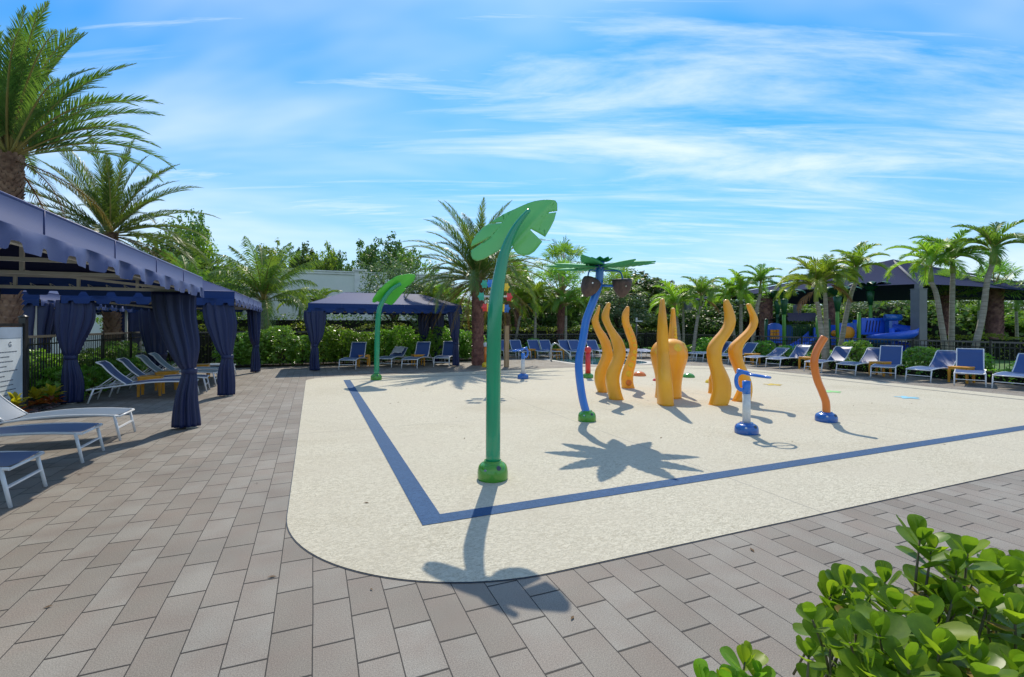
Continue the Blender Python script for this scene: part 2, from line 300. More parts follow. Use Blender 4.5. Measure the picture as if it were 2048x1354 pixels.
M['wpole'] = noisy('white_pole_paint', (0.66, 0.68, 0.68), (0.56, 0.58, 0.58), 0.4, 12)
M['coco'] = noisy('coconut_brown', (0.105, 0.062, 0.052), (0.05, 0.028, 0.026), 0.6, 14, 8, 0.4, stretch=(1, 1, 0.3))
M['red'] = noisy('red_paint', (0.66, 0.03, 0.03), None, 0.3, 4, coat=0.4)
M['lblue'] = noisy('light_blue_mark', (0.22, 0.52, 0.66), None, 0.6, 4)
M['lgreen'] = noisy('light_green_mark', (0.25, 0.62, 0.2), None, 0.6, 4)
M['teal'] = noisy('teal_paint', (0.04, 0.40, 0.27), None, 0.35, 4)
M['steel'] = noisy('stainless_steel', (0.62, 0.62, 0.6), None, 0.22, 4, metal=0.9)
M['stucco'] = noisy('pale_stucco', (0.74, 0.78, 0.70), (0.68, 0.73, 0.65), 0.9, 0.8, 6, 0.2)
M['stucco2'] = noisy('stucco_trim', (0.80, 0.83, 0.76), None, 0.85, 1.5)
M['shade'] = fabricmat('shade_canopy_mesh', (0.014, 0.022, 0.062), (0.019, 0.029, 0.078), 0.9, 0.02, 0.08, 0.0)
M['grey'] = noisy('grey_concrete', (0.21, 0.205, 0.215), (0.18, 0.175, 0.185), 0.85, 2, 6, 0.3)
M['pgblue'] = noisy('playground_blue', (0.012, 0.10, 0.66), (0.01, 0.085, 0.58), 0.35, 2, coat=0.2)
M['pgorange'] = noisy('playground_orange', (0.72, 0.26, 0.01), None, 0.4, 3)
M['pggreen'] = noisy('playground_green', (0.10, 0.29, 0.03), None, 0.4, 3)
M['pgdark'] = noisy('playground_dark_green', (0.008, 0.09, 0.03), None, 0.4, 3)
M['pgroof'] = noisy('playground_roof', (0.035, 0.03, 0.08), None, 0.6, 3)
M['pgpurple'] = noisy('playground_deck_purple', (0.09, 0.06, 0.15), None, 0.6, 3)
M['bark0'] = noisy('dry_leaf', (0.12, 0.07, 0.03), None, 0.9, 5)
M['bark'] = noisy('tree_bark', (0.13, 0.10, 0.075), (0.07, 0.052, 0.04), 0.95, 8, 8, 0.8, stretch=(1, 1, 0.3))
M['palmbark'] = noisy('date_palm_boots', (0.32, 0.20, 0.13), (0.14, 0.075, 0.05), 0.95, 5, 8, 0.6)
M['palmbark2'] = noisy('reddish_palm_boots', (0.33, 0.17, 0.135), (0.16, 0.075, 0.07), 0.95, 5, 8, 0.6)
M['greytrunk'] = noisy('pale_ringed_trunk', (0.34, 0.32, 0.26), (0.20, 0.18, 0.14), 0.9, 7, 8, 0.5, stretch=(0.4, 0.4, 3))
M['shaft'] = noisy('green_crownshaft', (0.16, 0.25, 0.05), (0.22, 0.28, 0.06), 0.45, 3)
M['rachis'] = noisy('palm_stalk', (0.34, 0.24, 0.07), (0.24, 0.24, 0.06), 0.5, 2)
M['frond'] = leafmat('date_frond', (0.070, 0.150, 0.035), (0.150, 0.211, 0.053), 0.35, 0.4)
M['frond_y'] = leafmat('yellow_green_frond', (0.194, 0.323, 0.043), (0.323, 0.409, 0.064), 0.45, 0.4)
M['frond_g'] = leafmat('green_frond', (0.115, 0.248, 0.046), (0.228, 0.352, 0.062), 0.42, 0.4)
M['frond_c'] = leafmat('coconut_frond', (0.098, 0.214, 0.053), (0.197, 0.285, 0.062), 0.40, 0.35)
M['dead'] = leafmat('dry_frond', (0.30, 0.15, 0.05), (0.22, 0.13, 0.07), 0.3, 0.7)
M['dead2'] = leafmat('old_frond', (0.210, 0.150, 0.053), (0.240, 0.210, 0.060), 0.35, 0.6)
M['leafd'] = leafmat('dark_tree_leaf', (0.053, 0.115, 0.028), (0.098, 0.168, 0.039), 0.35)
M['leafm'] = leafmat('mid_tree_leaf', (0.091, 0.192, 0.040), (0.155, 0.248, 0.052), 0.40)
M['leafl'] = leafmat('light_tree_leaf', (0.140, 0.238, 0.031), (0.210, 0.294, 0.042), 0.45)
M['leafs'] = leafmat('silvery_tree_leaf', (0.143, 0.200, 0.108), (0.086, 0.143, 0.064), 0.30)
M['clusia'] = leafmat('shrub_leaf', (0.125, 0.275, 0.037), (0.200, 0.367, 0.049), 0.40, 0.3, 2.0, 0.5)
M['hedge'] = leafmat('hedge_leaf', (0.078, 0.163, 0.023), (0.124, 0.208, 0.029), 0.35, 0.45, 2)
M['hedge_y'] = leafmat('yellow_hedge_leaf', (0.260, 0.299, 0.033), (0.156, 0.234, 0.029), 0.4, 0.45, 2)
M['fgleaf'] = leafmat('foreground_shrub_leaf', (0.101, 0.225, 0.018), (0.186, 0.342, 0.028), 0.42, 0.38, 9, 0.35)
M['fgyoung'] = leafmat('young_shrub_leaf', (0.230, 0.356, 0.025), (0.287, 0.402, 0.034), 0.48, 0.4, 9, 0.35)
M['withered'] = leafmat('withered_leaf', (0.32, 0.24, 0.04), (0.22, 0.13, 0.04), 0.3, 0.6, 14)
M['stem'] = noisy('shrub_stem', (0.11, 0.09, 0.045), (0.13, 0.13, 0.05), 0.7, 20)
M['croton1'] = leafmat('croton_yellow', (0.50, 0.40, 0.02), (0.30, 0.30, 0.03), 0.4, 0.4, 6)
M['croton2'] = leafmat('croton_red', (0.42, 0.08, 0.02), (0.30, 0.14, 0.02), 0.4, 0.4, 6)
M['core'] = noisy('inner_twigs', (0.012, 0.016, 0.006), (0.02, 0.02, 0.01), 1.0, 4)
M['wood'] = noisy('raw_timber', (0.42, 0.30, 0.17), (0.32, 0.21, 0.11), 0.8, 4, 6, 0.3, stretch=(4, 4, 0.4))
M['board'] = noisy('sign_board', (0.66, 0.72, 0.75), None, 0.4, 2)
M['board_head'] = noisy('sign_header', (0.34, 0.42, 0.52), None, 0.4, 2)
M['ink'] = noisy('sign_ink', (0.12, 0.14, 0.17), None, 0.6, 2)

# ------------------------------------------------------------------ the setting
RZ = AL
def sheet(name, pts, z, mat, kind='structure', thick=None, rz=RZ):
    mb = MB(); n = len(pts)
    mb.add([(x, y, z) for x, y in pts], [tuple(range(n))])
    if thick:
        o = len(mb.v); mb.add([(x, y, z) for x, y in pts]+[(x, y, z-thick) for x, y in pts], [(i, i+n, (i+1) % n+n, (i+1) % n) for i in range(n)])
    o = mb.build(name, mat); o.rotation_euler = (0, 0, rz); return tag(o, kind=kind)
sheet('ground', [(-900, -300), (900, -300), (900, 1500), (-900, 1500)], -0.03, M['grass'])
deck = sheet('pool_deck', [(-17, -8), (18.3, -8), (18.3, 24.2), (7.2, 24.2), (7.2, 21.8), (-17, 21.8)], 0.0, M['pavers'])
def rrect(x0, y0, x1, y1, rs, n=14):
    out = []
    for (cx, cy, a0, r) in ((x1-rs[1], y0+rs[1], -90, rs[1]), (x1-rs[2], y1-rs[2], 0, rs[2]), (x0+rs[3], y1-rs[3], 90, rs[3]), (x0+rs[0], y0+rs[0], 180, rs[0])):
        for i in range(n+1):
            a = R(a0+90*i/n); out.append((cx+r*math.cos(a), cy+r*math.sin(a)))
    return out
sheet('splash_pad_edge', rrect(-0.217, 2.873, 15.217, 16.417, (1.707, 2, 3.5, 0.907), 24), 0.004, M['drain'])
sheet('splash_pad', rrect(-0.21, 2.88, 15.21, 16.41, (1.7, 2, 3.5, 0.9), 24), 0.008, M['pad'])
def band(name, x0, y0, x1, y1, wd, mat, z):
    mb = MB()
    for (a, b, c, d) in ((x0, y0, x1, y0+wd), (x0, y0+wd, x0+wd, y1-wd), (x1-wd, y0+wd, x1, y1-wd), (x0, y1-wd, x1, y1)):
        mb.add([(a, b, z), (c, b, z), (c, d, z), (a, d, z)], [(0, 1, 2, 3)])
    o = mb.build(name, mat); o.rotation_euler = (0, 0, RZ); return tag(o, kind='structure')
def arcband(name, pts, wd, mat, z):
    mb = MB(); n = len(pts)
    vs = []
    for i, (x, y) in enumerate(pts):
        a = Vector(pts[max(i-1, 0)]); b = Vector(pts[min(i+1, n-1)]); d = (b-a).normalized(); nn = Vector((-d.y, d.x))
        vs += [(x, y, z), (x+nn.x*wd, y+nn.y*wd, z)]
    mb.add(vs, [(2*i, 2*i+2, 2*i+3, 2*i+1) for i in range(n-1)])
    o = mb.build(name, mat); o.rotation_euler = (0, 0, RZ); return tag(o, kind='structure')
mb = MB()
for (a, b, c, d) in ((0.83, 3.95, 15.0, 4.13), (0.83, 4.13, 1.02, 15.3)):
    mb.add([(a, b, 0.012), (c, b, 0.012), (c, d, 0.012), (a, d, 0.012)], [(0, 1, 2, 3)])
o = mb.build('blue_line', M['blueline']); o.rotation_euler = (0, 0, RZ); tag(o, kind='structure')
pts = [(1.02, 15.3), (6, 15.25), (10.5, 15.15)] + [(11.4+3.05*math.sin(R(a)), 12.1+3.05*math.cos(R(a))) for a in range(0, 91, 9)] + [(14.45, 9), (14.45, 4.13)]
pts = [(x, y) for x, y in pts]
arcband('drain_channel', pts, 0.06, M['drain'], 0.012)
sheet('pool_coping', rrect(10.2, 16.7, 14.2, 21.9, (1.4, 1.4, 1.4, 1.4)), 0.004, M['coping'])
sheet('pool_water', rrect(10.5, 17.0, 13.9, 21.6, (1.2, 1.2, 1.2, 1.2)), 0.008, M['water'])
sheet('planting_bed', [(-5.9, 8.0), (-4.85, 8.0), (-4.85, 20.6), (-5.9, 20.6)], 0.006, M['soil'])
sheet('planting_bed', [(-4.8, 21.3), (7.2, 21.3), (7.2, 27), (-4.8, 27)], 0.006, M['soil'])
sheet('planting_bed', [(17.9, -2), (20.2, -2), (20.2, 26), (17.9, 26)], 0.006, M['soil'])
sheet('planting_bed', [(7.2, 23.9), (17.9, 23.9), (17.9, 27), (7.2, 27)], 0.006, M['soil'])
sheet('planting_bed', [(-60, 27.001), (60, 27.001), (60, 60), (-60, 60)], -0.012, M['soil'])
rnd = random.Random(5)
mb = MB()
for i in range(900):
    s = rnd.uniform(-5.15, -4.80); t = rnd.uniform(8.6, 20.0); r = rnd.uniform(0.018, 0.04)
    c = (s, t, 0.01+r*0.4)
    mb.loft([mb.ring((c[0], c[1], c[2]+r*h), (1, 0, 0), (0, 1, 0), r*q, r*q*0.7, 6) for h, q in ((-0.5, 0.8), (0.1, 1.0), (0.45, 0.5))])
o = mb.build('pebbles', M['pebble']); o.rotation_euler = (0, 0, RZ); tag(o, kind='stuff')

# ------------------------------------------------------------------ water features
def dome_base(mb, r, h, mi=0, n=32):
    mb.lathe([(r*0.97, 0.0), (r, 0.02), (r, h*0.38), (r*0.97, h*0.58), (r*0.88, h*0.76), (r*0.70, h*0.88), (r*0.56, h*0.93), (r*0.56, h), (r*0.50, h)], (0, 0, 0), n, mi)
def base_part(root, r, h, mat):
    mb = MB(); dome_base(mb, r, h); b = mb.build('base', mat, root)
    mb = MB()
    a = R(-62)
    mb.tube([(r*0.80*math.cos(a), r*0.80*math.sin(a), h*0.70), (r*0.90*math.cos(a), r*0.90*math.sin(a), h*0.76)], r*0.15, 12)
    mb.build('nozzle', M['drain'], b)
    a = R(-118)
    mb = MB(); mb.tube([(r*0.84*math.cos(a), r*0.84*math.sin(a), h*0.62), (r*0.93*math.cos(a), r*0.93*math.sin(a), h*0.66)], r*0.10, 12)
    mb.build('bolt', M['steel'], b); return b
import bmesh
def leaf_fountain(name, label, base, px, rads, outline, rib, depth, matleaf, rb, hb):
    root = thing(name, label, 'leaf sprayer', base, 0, 'leaf shaped sprayers')
    base_part(root, rb, hb, M['gbase'])
    pts = [P(u, v, y)-base for u, v, y in px]; pts[0] = Vector((pts[0].x, 0, hb*0.9))
    pts = spline(pts, 40)
    rr = [rads[0]+(rads[1]-rads[0])*min(1, max(0, (i/39-0.45)/0.55))**1.2 for i in range(40)]
    mb = MB(); mb.tube(pts, rr, 24); mb.build('pole', M['gpole'], root)
    # blade: an outline with slits, bent across its midrib
    Yl = depth[0]; O = [P(u, v, Yl) for u, v in outline]; A = P(*rib[0], Yl); B = P(*rib[1], Yl); ax = (B-A).normalized(); pe = Vector((ax.z, 0, -ax.x))
    bm = bmesh.new(); bm.faces.new([bm.verts.new(p) for p in O]); bmesh.ops.triangulate(bm, faces=bm.faces[:])
    for _ in range(6):
        lg = [e for e in bm.edges if e.calc_length() > 0.035]
        if not lg: break
        bmesh.ops.subdivide_edges(bm, edges=lg, cuts=1); bmesh.ops.triangulate(bm, faces=bm.faces[:])
    for v in bm.verts:
        p = (v.co-A).dot(pe); q = (v.co-A).dot(ax)
        v.co.y = Yl+depth[1]*p+depth[2]*q+depth[3]*p*p+depth[4]*(q-0.3)**2-0.02*math.exp(-(p/0.05)**2)
        v.co -= base
    bmesh.ops.recalc_face_normals(bm, faces=bm.faces[:])
    me = bpy.data.meshes.new('leaf'); bm.to_mesh(me); bm.free(); me.materials.append(matleaf)
    for pl in me.polygons: pl.use_smooth = True
    o = bpy.data.objects.new('leaf', me); sc.collection.objects.link(o); o.parent = root
    md = o.modifiers.new('solid', 'SOLIDIFY'); md.thickness = 0.014; md.offset = 0
    return root
b1 = G(985.5, 958)
def zz1(L_): return [(780+x/3.983, 360+y/3.983) for x, y in L_]
lf1 = leaf_fountain('leaf_fountain', 'tall green pole with a large notched leaf, nearest sprayer on the splash pad', b1,
    [(986, 940, b1.y), (986.5, 800, b1.y), (988, 680, b1.y), (990.5, 620, b1.y), (997, 565, b1.y+.01), (1010, 503, b1.y+.03), (1031, 455, b1.y+.06), (1058, 420, b1.y+.10)], (0.079, 0.022),
    zz1([(975, 522), (930, 520), (890, 525), (850, 555), (800, 595), (745, 626), (690, 640), (656, 625), (640, 590), (640, 552), (720, 500), (804, 446), (806, 436), (715, 480), (637, 514), (648, 470), (683, 410), (730, 360), (780, 327), (905, 329), (905, 319), (795, 318), (830, 295), (900, 252), (960, 226), (1030, 200), (1100, 166), (1160, 148), (1230, 139), (1290, 141), (1323, 150), (1337, 172), (1338, 232), (1205, 260), (1207, 266), (1330, 244), (1312, 310), (1280, 375), (1238, 447), (1180, 415), (1124, 388), (1118, 396), (1165, 440), (1214, 486), (1180, 532), (1150, 568), (1110, 594), (1060, 600), (1018, 588), (990, 560)]),
    ((780+975/3.983, 360+525/3.983), (780+1320/3.983, 360+150/3.983)), (5.38, -0.10, 0.12, 0.75, 0.10), M['gleaf'], 0.165, 0.205)
b2 = G(752.5, 760)
def zz2(L_): return [(660+x/5.21, 520+y/5.21) for x, y in L_]
leaf_fountain('leaf_fountain', 'smaller looking green pole with narrow bright leaf in front of the far cabana', b2,
    [(753, 750, b2.y), (754, 700, b2.y), (755, 655, b2.y), (758.5, 620, b2.y), (769, 597, b2.y+.05), (784, 578, b2.y+.08), (802, 567, b2.y+.1)], (0.078, 0.05),
    zz2([(540, 405), (500, 432), (470, 446), (456, 440), (462, 412), (495, 366), (555, 342), (552, 335), (505, 352), (540, 310), (590, 262), (608, 246), (632, 252), (636, 245), (615, 238), (660, 204), (710, 172), (755, 157), (765, 170), (770, 153), (820, 141), (868, 141), (874, 160), (852, 205), (815, 245), (765, 281), (722, 287), (724, 293), (772, 292), (740, 325), (700, 362), (655, 370), (648, 376), (650, 405), (640, 440), (612, 462), (585, 458), (572, 430)]),
    ((660+545/5.21, 520+420/5.21), (660+870/5.21, 520+150/5.21)), (b2.y+0.2, 1.3, 0.12, 0.9, 0.1), M['gleaf2'], 0.165, 0.19)

# palm tree shaped sprayer with coconut buckets
bp = G(1174, 842)
root = thing('palm_fountain', 'blue curved pole topped with flat green palm leaves and coconut buckets', 'palm sprayer', bp)
base_part(root, 0.155, 0.185, M['gbase'])
px = [(1174, 830), (1166, 801), (1160.5, 768), (1157.5, 735), (1160, 706), (1166, 678), (1172.5, 640), (1186, 604), (1196.5, 573), (1199, 550), (1199.5, 527)]
pts = [P(u, v, bp.y)-bp for u, v in px]
mb = MB(); mb.tube(spline(pts, 44), 0.069, 22); mb.build('pole', M['bpole'], root)
hub = pts[-1]
def palm_leaf(ang, Lf, wd, el, droop, zoff):
    mb = MB(); n = 26; vs = []; fs = []
    for i in range(n+1):
        f = i/n; r = 0.05+f*Lf; z = math.tan(el)*r - droop*(f**2)*Lf
        hw = wd*math.sin(math.pi*(f**0.8)*0.97+0.05)**0.8 if f > 0.02 else 0.02
        hw *= (1.0 if i % 3 else 0.84); hw = max(hw, 0.008)
        for q in (-1, -0.5, 0, 0.5, 1):
            vs.append((r, q*hw, z - abs(q)*hw*0.32))
    for i in range(n):
        for j in range(4): fs.append((i*5+j, i*5+j+1, (i+1)*5+j+1, (i+1)*5+j))
    mb.add(vs, fs, 0, True); o = mb.build('leaf', M['pleaf'], root)
    o.location = hub+Vector((0, 0, zoff)); o.rotation_euler = (0, 0, ang)
    md = o.modifiers.new('solid', 'SOLIDIFY'); md.thickness = 0.012; return o
for k in range(9): palm_leaf(R(8+40*k+(5 if k % 2 else -4)), 0.93, 0.155, R(5), 0.045+0.03*(k % 3), -0.03-0.04*(k % 2))
for k in range(9): palm_leaf(R(20+40*k), 0.17, 0.085, R(14), 0.0, 0.03)
mb = MB(); mb.lathe([(0.085, -0.10), (0.085, 0.02), (0.075, 0.05), (0.02, 0.06)], hub, 20); mb.build('cap', M['bbase'], root)
def bucket(c, tilt, az):
    mb = MB(); prof = [(0.165, 0.10), (0.168, 0.06), (0.16, 0.0), (0.14, -0.07), (0.10, -0.14), (0.05, -0.19), (0.012, -0.21)]
    rings = [mb.ring((0, 0, z), (1, 0, 0), (0, 1, 0), r, r, 24) for r, z in prof]
    inner = [mb.ring((0, 0, z+0.012), (1, 0, 0), (0, 1, 0), max(r-0.018, 0.004), max(r-0.018, 0.004), 24) for r, z in reversed(prof)]
    mb.loft(rings+inner, 0, True, True, False)
    o = mb.build('coconut_bucket', M['coco'], root); o.location = c; o.rotation_euler = (tilt[0], tilt[1], az)
    mb = MB(); mb.tube([(0, -0.155, 0.0), (0, -0.175, 0.0)], 0.014, 10); mb.build('bolt', M['steel'], o); return o
cl = P(1180, 572, bp.y-0.1)-bp; cr = P(1244, 571, bp.y-0.05)-bp
bucket(cl, (R(-14), R(26), 0), R(0)); bucket(cr, (R(8), R(-4), 0), R(10))
mb = MB()
for (a, b, c, d) in ((P(1197, 543, bp.y)-bp, P(1181, 540, bp.y-.1)-bp, P(1176, 552, bp.y-.1)-bp, cl+Vector((-.03, 0, .07))),
                     (P(1199, 541, bp.y)-bp, P(1236, 542, bp.y)-bp, P(1244, 552, bp.y)-bp, cr+Vector((0, 0, .09)))):
    mb.tube(spline([a, b, c, d], 14), 0.014, 8)
mb.tube([P(1199, 571, bp.y)-bp, P(1232, 572, bp.y-.05)-bp], 0.022, 10); mb.tube([P(1197, 574, bp.y)-bp, P(1187, 575, bp.y-.1)-bp], 0.022, 10)
mb.build('bucket_arms', M['bpole'], root)

# octopus: horizontal slices between a left and a right outline
def slices(rows, Y, thick, mat, name, root, along_y=False, x0=None, n=46, ex=2.6, base=None):
    # rows: (v, left, right) in crop pixels of the 5.12x enlargement whose corner is (1140,560)
    pr = [(560+v/5.12, 1140+l/5.12, 1140+r/5.12) for v, l, r in rows]
    P3 = [Vector((u1, u2, v)) for v, u1, u2 in pr]
    S = spline(P3, n); mb = MB(); rings = []
    zt = CH+(HZ-S[0].z)/F*Y
    for k, q in enumerate(S):
        z = max(CH+(HZ-q.z)/F*Y, 0.0) if k < n-1 else 0.0
        a = (q.x-1024)/F*Y; b = (q.y-1024)/F*Y; c = (a+b)/2; hw = (b-a)/2
        f = 1-z/zt; th = thick*(0.42+0.58*min(1, f*1.9)**0.7)/2
        if along_y: rings.append(mb.ring((x0, c, z), (1, 0, 0), (0, 1, 0), th, hw, 20, ex))
        else: rings.append(mb.ring((c, 0, z), (1, 0, 0), (0, 1, 0), hw, th, 20, ex))
    top = rings[0]; cen = sum(top, Vector())/len(top)
    cap = []
    for f, dz in ((0.30, 0.030), (0.68, 0.024), (0.90, 0.012)):
        cap.append([cen+(p-cen)*f+Vector((0, 0, dz*Y/10)) for p in top])
    rings = cap+rings
    rings.reverse(); mb.loft(rings, 0, True, True)
    if base is not None: mb.v = [tuple(Vector(p)-base) for p in mb.v]
    return mb
# (rows top to bottom), depth
T1 = [(272, 285, 308), (320, 268, 302), (380, 235, 292), (430, 222, 296), (500, 245, 325), (560, 272, 370), (640, 310, 412), (720, 330, 432), (780, 325, 438), (850, 295, 415), (920, 262, 385), (1000, 250, 365), (1070, 258, 365), (1145, 285, 385)]
T2 = [(245, 375, 415), (300, 345, 408), (350, 326, 400), (400, 326, 405), (460, 350, 428), (530, 385, 475), (600, 415, 528), (670, 436, 558), (730, 445, 568), (790, 438, 566), (860, 405, 545), (930, 380, 520), (1000, 366, 505), (1070, 370, 508), (1150, 385, 525), (1225, 402, 550)]
T3 = [(283, 570, 607), (330, 540, 607), (380, 530, 604), (440, 534, 610), (510, 556, 640), (580, 580, 668), (650, 605, 684), (720, 612, 686), (790, 592, 680), (860, 565, 672), (930, 540, 655), (1000, 525, 645), (1060, 526, 648), (1105, 530, 662)]
T4x = [(210, 925, 965), (300, 912, 978), (500, 902, 992), (700, 900, 1000), (900, 900, 1020), (1100, 900, 1040), (1285, 905, 1048)]
T6 = [(215, 1578, 1625), (260, 1574, 1650), (320, 1580, 1672), (380, 1586, 1688), (430, 1582, 1690), (480, 1565, 1680), (540, 1522, 1652), (600, 1468, 1612), (660, 1425, 1570), (720, 1408, 1548), (780, 1408, 1544), (850, 1420, 1552), (920, 1440, 1585), (990, 1452, 1618), (1060, 1462, 1640), (1130, 1465, 1645), (1200, 1448, 1636), (1287, 1424, 1606)]
T8 = [(255, 1808, 1852), (300, 1822, 1876), (350, 1842, 1900), (400, 1850, 1918), (450, 1845, 1915), (500, 1815, 1897), (550, 1765, 1865), (600, 1710, 1822), (660, 1648, 1775), (720, 1628, 1757), (780, 1632, 1757), (840, 1652, 1770), (900, 1678, 1795), (960, 1702, 1820), (1020, 1722, 1842), (1080, 1730, 1856), (1150, 1712, 1858), (1245, 1662, 1842)]
GT = 'octopus tentacles rising from the splash pad'
def suck(root, lst, Y, yoff, ringm=True):
    for (cx, cy, r) in lst:
        p = P(1140+cx/5.12, 560+cy/5.12, Y); rr = r/5.12/F*Y; mb = MB()
        prof = [(rr, 0.0), (rr, 0.012), (rr*0.85, 0.02), (rr*0.35, 0.018), (rr*0.2, 0.012)]
        rings = [mb.ring((0, -z, 0), (1, 0, 0), (0, 0, 1), q, q, 18) for q, z in prof]
        mb.loft(rings, 0, True, True); o = mb.build('sucker', M['yellow'] if cy < 1000 else M['ring_orange'], root)
        o.location = (p.x, yoff, p.z)
def tentacle(rows, Y, thick, label, suckers=None):
    xb = ((1140+(rows[-1][1]+rows[-1][2])/2/5.12)-1024)/F*Y
    root = thing('octopus_tentacle', label, 'tentacle', (0, Y, 0), 0, GT)
    mb = slices(rows, Y, thick, None, '', None); mb.build('arm', M['tent'], root)
    if suckers: suck(root, suckers, Y, -thick/2+0.004)
    mb = MB(); a, b = [((1140+q/5.12)-1024)/F*Y for q in rows[-1][1:]]
    mb.loft([mb.ring(((a+b)/2, 0, z), (1, 0, 0), (0, 1, 0), (b-a)/2+0.004, thick/2+0.004, 20, 2.6) for z in (0.0, 0.012)]); mb.build('base_rim', M['tent'], root)
    return root
tentacle(T1, 11.9, 0.27, 'leftmost orange tentacle, curved and standing behind the blue palm pole')
tentacle(T2, 10.75, 0.29, 'plain orange tentacle just right of the blue pole, second from left')
tentacle(T3, 12.7, 0.27, 'orange tentacle with a column of yellow suckers down its front',
         [(592, 500, 9), (608, 540, 10), (625, 580, 12), (638, 622, 14), (650, 668, 17), (650, 735, 22), (635, 800, 24), (612, 865, 28), (590, 955, 31), (590, 1045, 31)])
def tent_y(Y, xs, zt, thick, label, flip, suckers=None, topw=0.28):
    root = thing('octopus_tentacle', label, 'tentacle', (0, Y, 0), 0, GT)
    mb = MB(); rings = []; n = 46
    prof = [Vector((-0.02, 0.07, 0)), Vector((-0.10, 0.11, 0)), Vector((-0.02, 0.16, 0)), Vector((0.16, 0.19, 0)), Vector((0.26, 0.2, 0)), Vector((0.12, 0.2, 0)), Vector((-0.10, 0.2, 0)), Vector((-0.05, 0.21, 0)), Vector((0, 0.24, 0))]
    S = spline(prof, n)
    for k, q in enumerate(S):
        f = k/(n-1); z = zt*(1-f); hx = xs(f)
        rings.append(mb.ring((hx[0]*(1+0.4*q.x*flip/Y), 0.4*q.x*flip, z), (1, 0, 0), (0, 1, 0), hx[1], q.y*1.1, 20, 2.6))
    top = rings[0]; cen = sum(top, Vector())/len(top)
    rings = [[cen+(p-cen)*f+Vector((0, 0, dz)) for p in top] for f, dz in ((0.30, 0.03), (0.68, 0.024), (0.90, 0.012))]+rings
    rings.reverse(); mb.loft(rings, 0, True, True); mb.build('arm', M['tent'], root)
    if suckers:
        for (u, v, r, yo) in suckers:
            p = P(u, v, Y); rr = r/F*Y; m2 = MB()
            m2.loft([m2.ring((0, -z, 0), (1, 0, 0), (0, 0, 1), q, q, 16) for q, z in ((rr, 0), (rr, .014), (rr*.8, .02), (rr*.2, .014))]); o = m2.build('sucker', M['yellow'], root); o.location = (p.x, yo, p.z)
    return root
Y4 = 10.05
def xs4(f):
    l = 912-14*f if f > 0.15 else 926-100*f*0.9; r = [965, 982, 992, 1000, 1020, 1040, 1048]
    x = f*6; j = min(int(x), 5); rr = r[j]+(r[j+1]-r[j])*(x-j); l = [926, 910, 903, 900, 900, 901, 905]; ll = l[j]+(l[j+1]-l[j])*(x-j)
    a = ((1140+ll/5.12)-1024)/F*Y4; b = ((1140+rr/5.12)-1024)/F*Y4; return ((a+b)/2, (b-a)/2)
tent_y(Y4, xs4, P(0, 600, Y4).z, 0.28, 'tall straight looking orange tentacle right in front of the octopus head', 1)
Y5 = 12.3
def xs5(f):
    l = [1040, 1030, 1018, 1008, 1000, 995, 995]; r = [1072, 1080, 1084, 1090, 1100, 1110, 1120]; x = f*6; j = min(int(x), 5)
    ll = l[j]+(l[j+1]-l[j])*(x-j); rr = r[j]+(r[j+1]-r[j])*(x-j)
    a = ((1140+ll/5.12)-1024)/F*Y5; b = ((1140+rr/5.12)-1024)/F*Y5; return ((a+b)/2, (b-a)/2)
tent_y(Y5, xs5, P(0, 618, Y5).z, 0.28, 'orange tentacle behind the octopus head with small suckers near its tip', -1, [(1344.5, 656, 2.0, -0.235), (1344.6, 661, 2.4, -0.245), (1344.4, 667, 2.8, -0.26), (1344.0, 673.5, 3.2, -0.27)])
tentacle(T6, 10.0, 0.29, 'broad orange tentacle right of the head, hiding another behind it')
T7 = [(v, l-14, r-60) for v, l, r in T6[:-1]]
T7 = [(v+25 if v < 1000 else v, max(l, 1430) if v < 900 else l, r) for v, l, r in T7][2:-1]+[(1168, 1410, 1490)]
tentacle([(v, l, r) if v < 1000 else (v, 1418 + (10 if v < 1100 else 0), 1500) for v, l, r in [(300, 1600, 1640), (380, 1602, 1662), (460, 1590, 1662), (540, 1560, 1640), (620, 1500, 1590), (700, 1450, 1540), (780, 1432, 1520), (860, 1440, 1530), (940, 1452, 1545), (1020, 1450, 1550), (1090, 1440, 1540), (1168, 1410, 1500)]], 11.7, 0.25, 'mostly hidden orange tentacle whose foot shows left of the broad one')
tentacle(T8, 10.5, 0.28, 'rightmost orange tentacle, behind the blue ring sprayer')
HEAD = [(603, 985, 1075), (612, 945, 1105), (628, 905, 1140), (655, 868, 1168), (700, 840, 1190), (750, 828, 1200), (800, 832, 1198), (850, 842, 1184), (900, 856, 1168), (960, 870, 1154), (1030, 880, 1142), (1100, 882, 1136), (1205, 872, 1138)]
Yh = 11.0
root = thing('octopus', 'bulbous orange octopus head with yellow patches between the tentacles', 'octopus', (0, Yh, 0))
pr = [Vector((1140+l/5.12, 1140+r/5.12, 560+v/5.12)) for v, l, r in HEAD]; S = spline(pr, 40); mb = MB(); rings = []
for k, q in enumerate(S):
    z = CH+(HZ-q.z)/F*Yh if k < 39 else 0.0; a = (q.x-1024)/F*Yh; b = (q.y-1024)/F*Yh
    rings.append(mb.ring(((a+b)/2, 0, z), (1, 0, 0), (0, 1, 0), (b-a)/2, (b-a)/2*0.9, 32))
rings.reverse(); mb.loft(rings, 0, True, True); mb.build('head', M['tent'], root)
xc = ((1140+1013/5.12)-1024)/F*Yh
